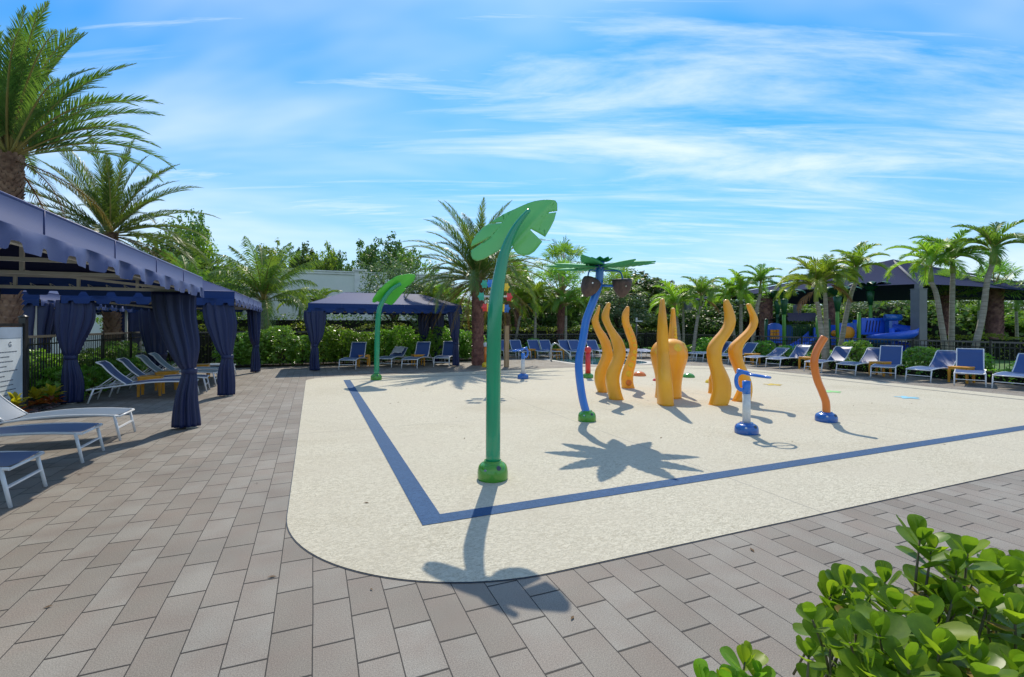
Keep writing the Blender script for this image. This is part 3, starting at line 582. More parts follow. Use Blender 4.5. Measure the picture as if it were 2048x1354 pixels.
def patch(ang, z0, wr, hr, rad):
    mb = MB(); n = 20; vs = [Vector((0, 0, 0))]
    hp = []
    def surf(a, z):
        v = HZ-(z-CH)*F/Yh; 
        best = min(S, key=lambda q: abs(q.z-v)); r = (best.y-best.x)/2/F*Yh+0.006
        cx = ((best.x+best.y)/2-1024)/F*Yh
        return Vector((cx+r*math.sin(a), -r*0.9*math.cos(a), z))
    vs = [surf(ang, z0)]
    rows = 4
    for rr in range(1, rows+1):
        for i in range(n):
            t = 2*math.pi*i/n; vs.append(surf(ang+wr*math.cos(t)*rr/rows, z0+hr*math.sin(t)*rr/rows))
    fs = [(0, 1+i, 1+(i+1) % n) for i in range(n)]
    for rr in range(rows-1):
        for i in range(n): fs.append((1+rr*n+i, 1+(rr+1)*n+i, 1+(rr+1)*n+(i+1) % n, 1+rr*n+(i+1) % n))
    mb.add(vs, fs, 0, True); mb.build('yellow_patch', M['yellow'], root)
patch(R(14), P(0, 694, Yh).z, R(15), 0.085, 0); patch(R(62), P(0, 692, Yh).z, R(14), 0.12, 0); patch(R(-50), P(0, 700, Yh).z, R(13), 0.10, 0)

# ring sprayer (blue and white) and its far twin
def ring_sprayer(loc, label, sc_=1.0, rz=0.0):
    root = thing('ring_sprayer', label, 'ring sprayer', loc, rz, 'blue and white ring sprayers')
    base_part(root, 0.172, 0.17, M['bbase'])
    mb = MB(); mb.tube([(0, 0, 0.15), (0, 0, 0.63)], 0.058, 20); mb.build('pole', M['wpole'], root)
    mb = MB(); mb.tube([(0, 0, 0.61), (0, 0, 0.80)], [0.060, 0.060], 20)
    mb.lathe([(0.060, 0.79), (0.058, 0.805), (0.02, 0.81)], (0, 0, 0), 20); mb.build('sleeve', M['bpole'], root)
    mb = MB(); mb.tube(spline([(-0.03, 0, 0.66), (-0.11, 0, 0.68), (-0.155, 0, 0.76), (-0.15, 0, 0.87), (-0.10, 0, 0.925), (-0.02, 0, 0.935), (0.02, -0.02, 0.92)], 26), 0.029, 12); mb.build('handle', M['bpole'], root)
    mb = MB(); mb.tube([(-0.14, 0.0, 0.965), (0.06, -0.02, 0.905)], [0.034, 0.026], 12); mb.build('nozzle_pipe', M['bpole'], root)
    mb = MB(); c = Vector((0.17, -0.02, 0.885)); pts = []
    for i in range(40):
        a = 2*math.pi*i/40; pts.append(c+Vector((0.16*math.cos(a), 0.16*math.sin(a), -0.14*0.16*math.cos(a))))
    mb.tube(pts, 0.019, 10, closed=True); mb.tube([c+Vector((-0.155, 0, 0.02)), c+Vector((0.15, 0, -0.02))], 0.012, 8); mb.build('ring', M['bpole'], root)
    return root
ring_sprayer(G(1493, 867), 'blue ring sprayer on a white pole in front of the orange tentacles')
ring_sprayer(G(1046, 758), 'small far blue and white sprayer right of the tall green pole', 1, R(200))
# single orange curved pole
bo = G(1652.5, 843)
root = thing('curved_sprayer', 'wavy orange pole on a blue round base at the right', 'sprayer', bo)
base_part(root, 0.172, 0.165, M['bbase'])
px = [(1652.6, 835), (1652, 806), (1645, 785), (1635.5, 762), (1630, 740), (1628.5, 722), (1633, 703), (1642, 686), (1649, 674.5)]
mb = MB(); mb.tube(spline([P(u, v, bo.y)-bo for u, v in px], 40), 0.061, 20); mb.build('pole', M['opole'], root)
# red pole, orange pole with yellow foot
br_ = G(1176, 756)
root = thing('ball_top_sprayer', 'red pole with a ball on top standing on a green base', 'sprayer', br_)
mb = MB(); dome_base(mb, 0.17, 0.15); mb.build('base', M['gbase'], root)
mb = MB(); mb.tube([(0, 0, 0.13), (0, 0, 0.80)], [0.088, 0.075], 18); mb.build('pole', M['red'], root)
mb = MB(); mb.lathe([(0.02, 0.78), (0.085, 0.80), (0.105, 0.86), (0.10, 0.92), (0.07, 0.965), (0.02, 0.985)], (0, 0, 0), 20); mb.build('ball', M['red'], root)
b_ = G(972, 734)
root = thing('short_sprayer', 'straight orange pole with a yellow foot beside the thick palm trunk', 'sprayer', b_)
mb = MB(); dome_base(mb, 0.16, 0.2); mb.build('base', M['yellow'], root)
mb = MB(); mb.tube([(0, 0, 0.17), (0, 0, 0.82)], 0.08, 16); mb.build('pole', M['opole'], root)
mb = MB(); mb.lathe([(0.09, 0.80), (0.10, 0.84), (0.10, 0.95), (0.04, 0.98)], (0, 0, 0), 16); mb.build('cap', M['wpole'], root)
# flower sprayer mostly behind the tall green pole
bf = Vector((-0.44, 12.6, 0))
root = thing('petal_sprayer', 'sprayer with coloured flower discs hidden behind the tall green pole', 'flower sprayer', bf)
mb = MB(); dome_base(mb, 0.15, 0.17); mb.build('base', M['bbase'], root)
mb = MB(); mb.tube([(0, 0, 0.1), (0, 0, 2.35)], 0.06, 14); mb.build('pole', M['bpole'], root)
mb = MB(); mb.tube([P(968, 593, 12.6)-bf, P(1014, 593, 12.6)-bf], 0.022, 8); mb.build('arm', M['wpole'], root)
def flower(u, v, m, rx=0.085, ry=0.105):
    c = P(u, v, 12.6)-bf; mb = MB(); n = 40; vs = [(0, -0.01, 0)]; vs2 = []
    for i in range(n):
        a = 2*math.pi*i/n; q = 1+0.16*math.cos(6*a); vs.append((rx*q*math.cos(a), 0, ry*q*math.sin(a))); vs2.append((rx*q*math.cos(a), 0.02, ry*q*math.sin(a)))
    k = len(vs); mb.add(vs+vs2, [(0, 1+i, 1+(i+1) % n) for i in range(n)]+[(1+i, k+i, k+(i+1) % n, 1+(i+1) % n) for i in range(n)]+[tuple(k+i for i in range(n))])
    o = mb.build('flower_disc', m, root); o.location = c
for u, v, m in ((969, 568, 'teal'), (980, 567, 'bpole'), (1012, 574, 'yellow'), (963, 593, 'teal'), (1018, 594, 'red'), (970, 615, 'red'), (978, 615, 'yellow'), (1005, 616, 'yellow'), (1013, 617, 'bbase')): flower(u, v, M[m])
# domes and floor jets
def dome(u, v, r, m, label):
    mb = MB(); mb.lathe([(r, 0.0), (r*0.98, r*0.12), (r*0.88, r*0.34), (r*0.68, r*0.53), (r*0.4, r*0.66), (r*0.1, r*0.70)], (0, 0, 0), 24)
    root = thing('spray_dome', label, 'spray dome', G(u, v), 0, 'coloured spray domes'); mb.build('shell', M[m], root)
    m2 = MB(); m2.lathe([(0.02, r*0.685), (0.02, r*0.72), (0.01, r*0.72)], (0, 0, 0), 10); m2.build('nozzle', M['steel'], root)
dome(1279, 752, 0.215, 'opole', 'low orange dome left of the octopus head'); dome(1377, 755, 0.20, 'gbase', 'low green dome right of the octopus head')
dome(1425, 766, 0.20, 'yellow', 'low yellow dome half hidden by the broad tentacle'); dome(1314, 762, 0.13, 'red', 'low red dome peeking out beside the front tentacle')
def jet(u, v, m, label):
    mb = MB(); rr = random.Random(int(u)); n = 26
    vs = [(0, 0, 0.03)]+[(0.26*(0.75+0.25*math.cos(5*a))*math.cos(a), 0.26*(0.75+0.25*math.cos(5*a))*math.sin(a), 0.014) for a in [2*math.pi*i/n for i in range(n)]]
    mb.add(vs, [(0, 1+i, 1+(i+1) % n) for i in range(n)], 0, True)
    tag(mb.build('floor_jet', M[m], None, G(u, v)), label, 'floor jet', 'coloured floor jets')
jet(1546, 770, 'yellow', 'flat yellow floor jet beyond the ring sprayer'); jet(1662, 784, 'lgreen', 'flat light green floor jet beside the wavy orange pole'); jet(1815, 796, 'lblue', 'flat light blue floor jet on the empty right of the pad')
rl = random.Random(41); mb = MB()
for i in range(70):
    c = W(rl.uniform(0.2, 12), rl.uniform(3.2, 14), 0.012) if i < 45 else W(rl.uniform(-3, 6), rl.uniform(0.5, 8), 0.006)
    a = rl.uniform(0, 6.28); l_ = rl.uniform(0.012, 0.035); d = Vector((math.cos(a), math.sin(a), 0.1))*l_; e = Vector((-math.sin(a), math.cos(a), 0.25))*l_*0.4
    mb.add([c-d, c+e, c+d, c-e+Vector((0, 0, .004))], [(0, 1, 2, 3)])
tag(mb.build('leaf_litter', M['bark0']), kind='stuff')
# timber post, handrail, lamp
pw = G(1013, 734)
root = thing('timber_post', 'raw square timber post standing beyond the tall green pole', 'post', pw, R(20))
mb = MB(); mb.box((0, 0, 0.8), (0.16, 0.16, 1.6)); mb.build('post', M['wood'], root)
mb = MB(); mb.box((0, 0, 1.615), (0.18, 0.18, 0.028)); mb.build('cap', M['wood'], root)
root = thing('pool_handrail', 'bent steel handrail at the far pool', 'handrail', G(1103, 722))
for dy_ in (0, 0.5):
    mb = MB(); mb.tube(spline([(0, dy_, 0), (0, dy_, 0.55), (0.08, dy_, 0.76), (0.25, dy_, 0.80), (0.45, dy_, 0.62), (0.85, dy_, 0.30), (0.9, dy_, 0.0)], 26), 0.024, 8); mb.build('rail', M['steel'], root)
root = thing('camera_post', 'thin dark post with a small white lamp beyond the fence', 'lamp post', Vector(((1273-1024)/F*30, 30, 0)))
mb = MB(); mb.tube([(0, 0, 0), (0, 0, 1.95)], 0.05, 10); mb.build('post', M['fence_top'], root)
mb = MB(); mb.box((0.15, 0, 1.9), (0.42, 0.14, 0.07)); mb.box((0, 0, 2.03), (0.10, 0.10, 0.16)); mb.build('lamp_head', M['white'], root)

# ------------------------------------------------------------------ cabanas
def valance(mb, a, b, outw, ztop, drop, notch, rnd_, seam=0.17, period=0.36, amp=0.03):
    a = Vector(a); b = Vector(b); d = b-a; Ln = d.length; d.normalize(); outw = Vector(outw)
    n = int(Ln/0.021); vs = []; fs = []
    per = Ln/max(1, round(Ln/period)); ph = rnd_.uniform(0, 6)
    for i in range(n+1):
        x = Ln*i/n; q = (x % per)/per
        hh = 0.5+0.5*math.tanh((abs(q-0.5)-0.15)*48)     # 1 on the flaps, 0 in the notches
        zb = drop-notch*(1-hh)
        wv = amp*(math.sin(x*2*math.pi/per*0.5+ph)+0.5*math.sin(x*7.3+ph*2))
        edge = min(1, x/0.15, (Ln-x)/0.15)
        row = []
        for (f, off) in ((0, 0), (1, 0.004), (1.0001, 0.012), (1.03, 0.35), (1.5, 0.7), (2, 1.0)):
            if f <= 1: z = ztop-seam*f
            else: z = ztop-seam-(zb-seam)*(f-1)
            o_ = 0.004 if f <= 1 else 0.016+(off if off > 0.1 else 0)*(wv*edge+0.012)
            row.append(a+d*x+outw*o_+Vector((0, 0, z)))
        vs += row
    for i in range(n):
        for j in range(5): fs.append((i*6+j, (i+1)*6+j, (i+1)*6+j+1, i*6+j+1))
    mb.add(vs, fs, 0, True)
def curtain_mesh(hgt, top, tie, bot, lean, seed, ztie=0.92, open_=False, nf=11):
    r_ = random.Random(seed); mb = MB(); rings = []; n = 72; ph = r_.uniform(0, 6)
    K = 40
    for k in range(K+1):
        z = 0.03+(hgt-0.03)*k/K; 
        if open_: f = 1.0; w_ = top*(0.97+0.03*math.sin(z*3)); cx = lean
        else:
            if z > ztie:
                f = (z-ztie)/(hgt-ztie); e = math.sin(f*math.pi/2)**0.8; w_ = tie+(top-tie)*e; cx = lean*e
                w_ += 0.05*math.sin(math.pi*f)
            else:
                f = (ztie-z)/ztie; w_ = tie+(bot-tie)*math.sin(f*math.pi/2)**0.8; cx = lean*0.25*f
        cx += 0.018*math.sin(z*4.1+ph)*min(1, abs(z-ztie)*3); w_ *= 1+0.05*math.sin(z*5.3+ph*3)*min(1, abs(z-ztie)*3)
        dep = min(0.17, w_*0.62); amp = 0.13+0.10*min(1, abs(z-ztie)/0.5)
        ring = []
        for i in range(n):
            a = 2*math.pi*i/n
            q = 1+amp*math.sin(nf*a+ph+0.5*math.sin(z*1.4+ph))*(0.75+0.25*math.sin(3*a+z))
            ring.append(Vector((cx+w_/2*q*math.cos(a), dep/2*(1+1.25*(q-1))*math.sin(a)*1.3, z)))
        rings.append(ring)
    mb.loft(rings, 0, True, True); return mb
def cabana(label, s, t, wx, wy, rz, seed, curtains, ridge='x', rise=0.50, frame=True):
    """local x and y span wx, wy; origin is the corner with the smallest local x and y"""
    rn = random.Random(seed); H0 = 2.44; ov = 0.12
    root = thing('cabana', label, 'cabana', W(s, t), rz, 'navy canvas cabanas')
    x0, y0, x1, y1 = -ov, -ov, wx+ov, wy+ov
    if wx >= wy: ra, rb = (x0+wy/2*0.92, wy/2), (x1-wy/2*0.92, wy/2)
    else: ra, rb = (wx/2, y0+wx/2*0.92), (wx/2, y1-wx/2*0.92)
    A = [(x0, y0, H0), (x1, y0, H0), (x1, y1, H0), (x0, y1, H0)]; r0 = (*ra, H0+rise); r1 = (*rb, H0+rise)
    mb = MB()
    def patchq(a, b, c, d, n=14):     # a,b eave ; c,d ridge, slight sag
        vs = []; fs = []; a, b, c, d = map(Vector, (a, b, c, d))
        for j in range(n+1):
            for i in range(n+1):
                p = (a.lerp(b, i/n)).lerp(d.lerp(c, i/n), j/n)
                p = p-Vector((0, 0, 0.05*math.sin(math.pi*j/n)*math.sin(math.pi*i/n))); vs.append(p)
        for j in range(n):
            for i in range(n): fs.append((j*(n+1)+i, j*(n+1)+i+1, (j+1)*(n+1)+i+1, (j+1)*(n+1)+i))
        mb.add(vs, fs, 0, True)
    if wx >= wy:
        patchq(A[0], A[1], r1, r0); patchq(A[1], A[2], r1, r1); patchq(A[2], A[3], r0, r1); patchq(A[3], A[0], r0, r0)
    else:
        patchq(A[0], A[1], r0, r0); patchq(A[1], A[2], r1, r0); patchq(A[2], A[3], r1, r1); patchq(A[3], A[0], r0, r1)
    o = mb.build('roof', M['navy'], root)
    ml = MB(); ml.add([(p[0], p[1], p[2]-0.012) for p in mb.v], mb.f, 0, True); ml.build('roof_shade_sheet', M['under_shade'], o)  # added dark sheet below the canvas, its colour paints the interior shade
    for a, b, ow in ((A[0], A[1], (0, -1, 0)), (A[1], A[2], (1, 0, 0)), (A[2], A[3], (0, 1, 0)), (A[3], A[0], (-1, 0, 0))):
        mb = MB(); valance(mb, (a[0], a[1], 0), (b[0], b[1], 0), ow, H0, 0.33, 0.062, rn); mb.build('valance', M['navy'], root)
    mb = MB()
    for a, b in zip(A, A[1:]+A[:1]):
        mb.tube([Vector(a), Vector(b)], 0.009, 6); a = Vector(a); b = Vector(b); k = int((b-a).length/1.3); d = (b-a).normalized(); ow = Vector((d.y, -d.x, 0))*0.007
        for i in range(1, k+1):
            p = a.lerp(b, i/(k+1)); mb.tube([p+ow, p+ow-Vector((0, 0, 0.17))], 0.0035, 5)
    for a in A:
        rr = r0 if (Vector(a)-Vector(r0)).length < (Vector(a)-Vector(r1)).length else r1
        mb.tube([Vector(a), Vector(a).lerp(Vector(rr), .5)-Vector((0, 0, 0.002)), Vector(rr)], 0.008, 6)
    mb.tube([Vector(r0), Vector(r1)], 0.008, 6)
    mb.build('piping', M['piping'], root)
    for cx, cy in ((0, 0), (wx, 0), (wx, wy), (0, wy)):
        mb = MB(); mb.box((cx, cy, 1.12), (0.065, 0.065, 2.24)); mb.box((cx, cy, 0.05), (0.13, 0.13, 0.1)); mb.build('post', M['frame'], root)
    mb = MB(); q = 0.045
    for z in (2.215, 2.385):
        for a, b in (((0, 0), (wx, 0)), ((wx, 0), (wx, wy)), ((wx, wy), (0, wy)), ((0, wy), (0, 0))):
            mb.bar((a[0], a[1], z), (b[0], b[1], z), q)
    for cx, cy, rr in ((0, 0, r0), (0 if wx >= wy else wx, wy if wx >= wy else 0, r0), (wx if wx >= wy else 0, 0 if wx >= wy else wy, r1), (wx, wy, r1)):
        mb.bar((cx, cy, 2.39), (rr[0], rr[1], rr[2]-0.05), q)
    mb.bar((r0[0], r0[1], r0[2]-0.05), (r1[0], r1[1], r1[2]-0.05), q)
    nb = 3
    for i in range(1, nb+1):
        f = i/(nb+1)
        if wx >= wy:
            x = wx*f; mb.bar((x, 0, 2.30), (x, wy, 2.30), 0.038); mb.bar((x, 0, 2.2), (x, 0, 2.4), 0.04); mb.bar((x, wy/2, 2.30), (x, wy/2, r0[2]-0.08), 0.038)
        else:
            y = wy*f; mb.bar((0, y, 2.30), (wx, y, 2.30), 0.038); mb.bar((wx, y, 2.2), (wx, y, 2.4), 0.04); mb.bar((wx/2, y, 2.30), (wx/2, y, r0[2]-0.08), 0.038)
    for y in (0.0, wy): 
        for f in (0.25, 0.5, 0.75): mb.bar((wx*f, y, 2.2), (wx*f, y, 2.4), 0.036)
    mb.bar((wx*0.35, wy-0.5, 2.40), (wx*0.9, wy-0.02, 2.24), 0.036)
    mb.build('roof_frame', M['frame'], root)
    mb = MB()
    for (a, b) in (((0, wy), (wx, wy)), ((wx, 0), (wx, wy))):
        a = Vector((*a, 2.185)); b = Vector((*b, 2.185)); k = int((b-a).length/0.21)
        for i in range(1, k):
            p = a.lerp(b, i/k); mb.bar(p+Vector((0, 0, 0.09)), p+Vector((0.02, 0.02, 0.01)), 0.012); mb.bar(p+Vector((0, 0, 0.09)), p+(b-a).normalized()*0.07+Vector((0, 0, 0.05)), 0.006)
    mb.build('curtain_hooks', M['frame'], root)
    for (cx, cy, rz_, kw) in curtains:
        mb = curtain_mesh(2.18, **kw); c = mb.build('curtain', M['curtain'], root); c.location = (cx, cy, 0); c.rotation_euler = (0, 0, rz_)
        if not kw.get('open_'):
            mb = MB(); zt = kw.get('ztie', 0.92); w_ = kw['tie']
            mb.loft([mb.ring((0, 0, zt+dz), (1, 0, 0), (0, 1, 0), w_/2+0.02+e, min(.17, w_*.62)/2*1.3+0.02+e, 20) for dz, e in ((-0.045, 0), (-0.03, 0.008), (0.03, 0.008), (0.045, 0))])
            mb.build('tieback', M['curtain'], c)
    return root
def cur(top, tie, bot, lean, seed, **k): return dict(top=top, tie=tie, bot=bot, lean=lean, seed=seed, **k)
# nearest: local x = d2 (depth 2.9 to the left), local y = d1
cabana('nearest cabana, its roof running out of the left edge of the photo', -4.72, 3.1, 2.9, 6.1, RZ, 1,
       [(2.87, 6.07, R(0), cur(0.50, 0.17, 0.34, -0.20, 11)), (-0.03, 6.07, R(0), cur(0.6, 0.2, 0.4, 0.25, 12))])
cabana('middle cabana of the left row, behind the nearest one', -4.72, 12.95, 2.9, 6.05, RZ, 2,
       [(2.86, 0.0, R(0), cur(0.54, 0.20, 0.34, -0.18, 13)), (2.86, 6.05, R(60), cur(0.52, 0.18, 0.34, -0.12, 14)), (-0.02, 0.0, 0, cur(0.56, 0.17, 0.36, 0.06, 15, ztie=0.98)), (0.0, 6.05, R(0), cur(0.7, 0.5, 0.4, -0.1, 16, ztie=0.7))], rise=0.62)
cabana('far cabana facing us with three loungers under its roof', -0.06, 18.85, 5.45, 2.9, RZ, 3,
       [(0.1, -0.05, R(0), cur(0.62, 0.18, 0.32, 0.02, 17)), (5.36, -0.05, 0, cur(0.40, 0.15, 0.26, -0.10, 18)), (5.3, 2.75, 0, cur(0.55, 0.2, 0.35, -0.05, 19)), (4.7, 2.85, 0, cur(0.5, 0.2, 0.35, 0.0, 20))], rise=0.52)
cabana('cabana beyond the left fence, seen under the nearest roof', -9.0, 14.9, 2.9, 6.0, RZ, 4,
       [(2.7, 0.05, 0, cur(1.0, 0.5, 0.5, -0.1, 21, open_=True)), (0, 0, 0, cur(0.7, 0.2, 0.4, 0.2, 22))])
cabana('small far cabana beyond the left fence, beside a palm trunk', -8.9, 22.0, 2.9, 6.0, RZ, 5,
       [(2.7, 0.0, 0, cur(0.9, 0.3, 0.5, -0.1, 23)), (0, 0, 0, cur(0.7, 0.2, 0.4, 0.2, 24))])

# ------------------------------------------------------------------ loungers and tables
def lounger_parts(root, ang, sling, curl=True):
    hw = 0.30; zs = 0.36; hx = 1.24; bl = 0.69
    fr = MB()
    side = []
    for sg in (-1, 1):
        y = sg*hw
        rail = spline([(-0.02, y, zs-0.01), (0.3, y, zs+0.025), (0.75, y, zs+0.035), (hx, y, zs-0.005), (1.90, y, zs-0.075)], 14)
        fr.tube(rail, 0.0165, 8)
    fr.tube([(-0.02, -hw, zs-0.012), (-0.02, hw, zs-0.012)], 0.015, 8); fr.tube([(1.90, -hw, zs-0.077), (1.90, hw, zs-0.077)], 0.015, 8)
    fr.build('seat_frame', M['white'], root)
    for (x, dx_) in ((0.04, -0.075), (1.78, 0.10)):
        for sg in (-1, 1):
            m2 = MB(); ztop = zs if x < 1 else zs-0.06
            m2.tube([(x, sg*(hw+0.004), ztop+0.01), (x+dx_, sg*(hw+0.012), 0.0)], [0.019, 0.0165], 8); m2.build('leg', M['white'], root)
    for x in (0.003, 1.83):
        m2 = MB(); m2.bar((x, -hw, 0.18), (x, hw, 0.18), 0.03, 0.018); m2.build('stretcher', M['white'], root)
    ca, sa = math.cos(ang), math.sin(ang)
    def bp(f): # back profile
        d = bl*f
        c = 0.055*math.sin(math.pi*f) if curl else 0
        x = hx+ca*d+sa*c*0.6; z = zs+0.01+sa*d-ca*c*0.6
        if f > 0.86: x += (f-0.86)*0.30; z -= (f-0.86)*0.14
        return x, z
    bf_ = MB()
    for sg in (-1, 1): bf_.tube([(bp(i/14)[0], sg*(hw-0.014), bp(i/14)[1]) for i in range(15)], 0.0155, 8)
    x, z = bp(1); bf_.tube([(x, -hw+0.014, z), (x, hw-0.014, z)], 0.0155, 8); bf_.build('back_frame', M['white'], root)
    st = MB()
    if ang > R(15):
        for sg in (-1, 1):
            x, z = bp(0.42); st.tube([(x, sg*(hw-0.04), z-0.01), (1.78, sg*(hw-0.04), zs-0.07)], 0.010, 6)
            x, z = bp(0.30); st.tube([(x, sg*(hw-0.045), z-0.01), (1.55, sg*(hw-0.045), zs-0.05)], 0.008, 6)
        st.tube([(1.60, -hw+.04, zs-0.055), (1.60, hw-.04, zs-0.055)], 0.009, 6); st.build('back_strut', M['white'], root)
    def sl(pts):
        m3 = MB(); n = len(pts); k = 6; vs = []; fs = []
        for (x, z) in pts:
            for j in range(k+1):
                q = -1+2*j/k; vs.append((x, q*(hw-0.018), z-0.012*(1-q*q)))
        for i in range(n-1):
            for j in range(k): fs.append((i*(k+1)+j, i*(k+1)+j+1, (i+1)*(k+1)+j+1, (i+1)*(k+1)+j))
        m3.add(vs, fs, 0, True); return m3
    zz_ = lambda x: zs+0.012+0.03*math.sin(math.pi*min(1, max(0, x/hx)))-(0.0)
    o = sl([(0.0+1.2*i/16, zz_(0.0+1.2*i/16)) for i in range(17)]).build('seat_sling', sling, root)
    o = sl([(bp(i/16)[0], bp(i/16)[1]+0.004) for i in range(17)]).build('back_sling', sling, root)
protos = {}
def lounger(s, t, dirdeg, label, kind='up', group='poolside loungers', world=None):
    """s,t = middle of the foot end; dirdeg = heading of the head end, 0 along d2, 90 along d1"""
    loc = W(s, t) if world is None else world
    key = kind
    if key not in protos:
        root = thing('sun_lounger', label, 'sun lounger', loc, 0, group)
        spec = {'up': (R(48), M['sling']), 'grey': (R(48), M['sling_grey']), 'steep': (R(62), M['sling']), 'flat': (R(3), M['sling']), 'low': (R(30), M['sling']), 'lowgrey': (R(40), M['sling_grey'])}[kind]
        lounger_parts(root, spec[0], spec[1]); protos[key] = root
    else:
        root = copy_tree(protos[key]); tag(root, label, 'sun lounger', group)
        root.location = loc
    root.rotation_euler = (0, 0, RZ+R(dirdeg)); return root
GL = 'loungers under the nearest cabana'
lounger(-2.58, 6.1, 180, 'flat dark blue lounger cut by the left edge, nearest to the camera', 'flat', GL)
lounger(-2.60, 7.64, 180, 'lounger with dark sling under the nearest cabana, second from the camera', 'flat', GL)
lounger(-2.60, 8.86, 180, 'pale grey lounger with raised back under the nearest cabana', 'grey', GL)
GL2 = 'row of loungers under the middle left cabana'
lounger(-2.55, 13.25, 184, 'deep blue lounger at the near end of the row behind the tied curtain', 'up', GL2)
lounger(-2.5, 14.25, 184, 'second deep blue lounger in the row, just behind the first', 'up', GL2)
lounger(-2.5, 15.55, 182, 'grey blue lounger in the middle of the cabana row', 'grey', GL2)
lounger(-2.5, 16.6, 182, 'fourth lounger of the cabana row, its grey back in front of a post', 'grey', GL2)
lounger(-2.4, 18.0, 182, 'farthest pale lounger of the cabana row, partly behind the dark curtain', 'grey', GL2)
GL3 = 'loungers under the far cabana'
def Wg(u, v): p = G(u, v); return p
def to_st(p): return p.dot(D2), p.dot(D1)
for (u, v, dg, kd, lb) in ((695, 739, 70+0, 'steep', 'left lounger under the far cabana, facing straight at us'),
                           (768, 735.5, 60, 'low', 'low reclined lounger behind the smaller green pole'),
                           (819, 737, 58, 'steep', 'blue lounger under the far cabana between pole and orange table'),
                           (883, 733.5, 62, 'steep', 'right lounger under the far cabana beside the right curtain')):
    p = G(u, v); lounger(0, 0, dg, lb, kd, GL3, p)
p = G(768, 735.5)
mb = MB(); vs = []; fs = []
for i in range(9):
    for j in range(7): vs.append((i*0.06, -0.22+j*0.073, 0.02*math.sin(i*1.1+j*2.0)))
for i in range(8):
    for j in range(6): fs.append((i*7+j, i*7+j+1, (i+1)*7+j+1, (i+1)*7+j))
mb.add(vs, fs, 0, True); o = mb.build('glare_sheet', M['glare_sheet']); md = o.modifiers.new('s', 'SOLIDIFY'); md.thickness = 0.02  # sheet added so the sling looks whitened by sun glare
hd = RZ+R(60); o.location = p+Vector((math.cos(hd)*1.33, math.sin(hd)*1.33, 0.50)); o.rotation_euler = (0, -R(30), hd)
tag(o, 'pale sheet added as sun glare on the low lounger behind the smaller green pole', 'glare_sheet')
# far row along the far fence (heads away from the pool)
GL4 = 'loungers in the far row along the fence'
names4 = ['first lounger of the far row, just right of the tall green pole', 'far lounger right of the timber post', 'far lounger left of the steel handrail', 'far lounger right behind the steel handrail',
          'far lounger left of the blue pole', 'far lounger mostly hidden by the blue pole', 'far lounger right of the red pole', 'far lounger seen between the left tentacles']
for (u, lb) in zip((1008, 1037, 1074, 1098, 1138, 1158, 1195, 1250), names4):
    Yb = 24.4; x = (u-1024)/F*Yb; p = Vector((x+0.30, Yb-0.6, 0)); lounger(0, 0, 84, lb, 'up', GL4, p)
for (u, lb) in ((1272, 'flat far lounger left of the octopus head'), (1300, 'second flat far lounger, beside the octopus head')):
    x = (u-1024)/F*24.6; lounger(0, 0, 84, lb, 'flat', GL4, Vector((x+0.3, 23.7, 0)))
GL5 = 'loungers in the right row along the fence'
RR = [(1383, 722, 0, 'up', 'lounger of the right row just right of the octopus head'),
      (None, (16.3, 17.2), 0, 'up', 'lounger of the right row seen between the two right tentacles'),
      (None, (16.3, 15.75), 0, 'up', 'right row lounger just right of the rightmost tentacle'),
      (None, (16.3, 14.35), 0, 'low', 'right row lounger with lower back, left of the slide'),
      (None, (16.35, 13.35), 0, 'up', 'right row lounger left of the wavy orange pole'),
      (None, (16.3, 11.7), 2, 'up', 'right row lounger just right of the wavy orange pole'),
      (None, (16.35, 10.6), 2, 'up', 'right row lounger left of the orange table by the slide'),
      (None, (16.4, 9.5), 22, 'steep', 'dark blue upright lounger in front of the spiral slide'),
      (None, (16.4, 8.55), 3, 'up', 'pale blue lounger below the twin palm trunks'),
      (None, (16.4, 7.35), 24, 'steep', 'dark blue upright lounger below the leaning palm'),
      (None, (16.5, 6.6), 6, 'up', 'lounger cut by the right edge of the photo')]
for r_ in RR:
    if r_[0] is not None: p = G(r_[0], r_[1]); s_, t_ = to_st(p)
    else: s_, t_ = r_[1]
    lounger(s_, t_, r_[2], r_[4], r_[3], GL5)
def table_parts(root):
    mb = MB(); mb.box((0, 0, 0.445), (0.46, 0.46, 0.03))
    mb.box((0, -0.21, 0.405), (0.42, 0.02, 0.05)); mb.box((0, 0.21, 0.405), (0.42, 0.02, 0.05)); mb.box((-0.21, 0, 0.405), (0.02, 0.40, 0.05)); mb.box((0.21, 0, 0.405), (0.02, 0.40, 0.05))
    o = mb.build('table_top', M['table'], root); md = o.modifiers.new('b', 'BEVEL'); md.width = 0.008; md.segments = 2
    for a in (-1, 1):
        for b in (-1, 1):
            m2 = MB(); m2.loft([m2.ring((a*0.195, b*0.195, 0.38), (1, 0, 0), (0, 1, 0), 0.036, 0.036, 12, 5), m2.ring((a*0.205, b*0.205, 0.0), (1, 0, 0), (0, 1, 0), 0.026, 0.026, 12, 5)], smooth=False); m2.build('leg', M['table'], root)
tp = None
GTb = 'small orange side tables'
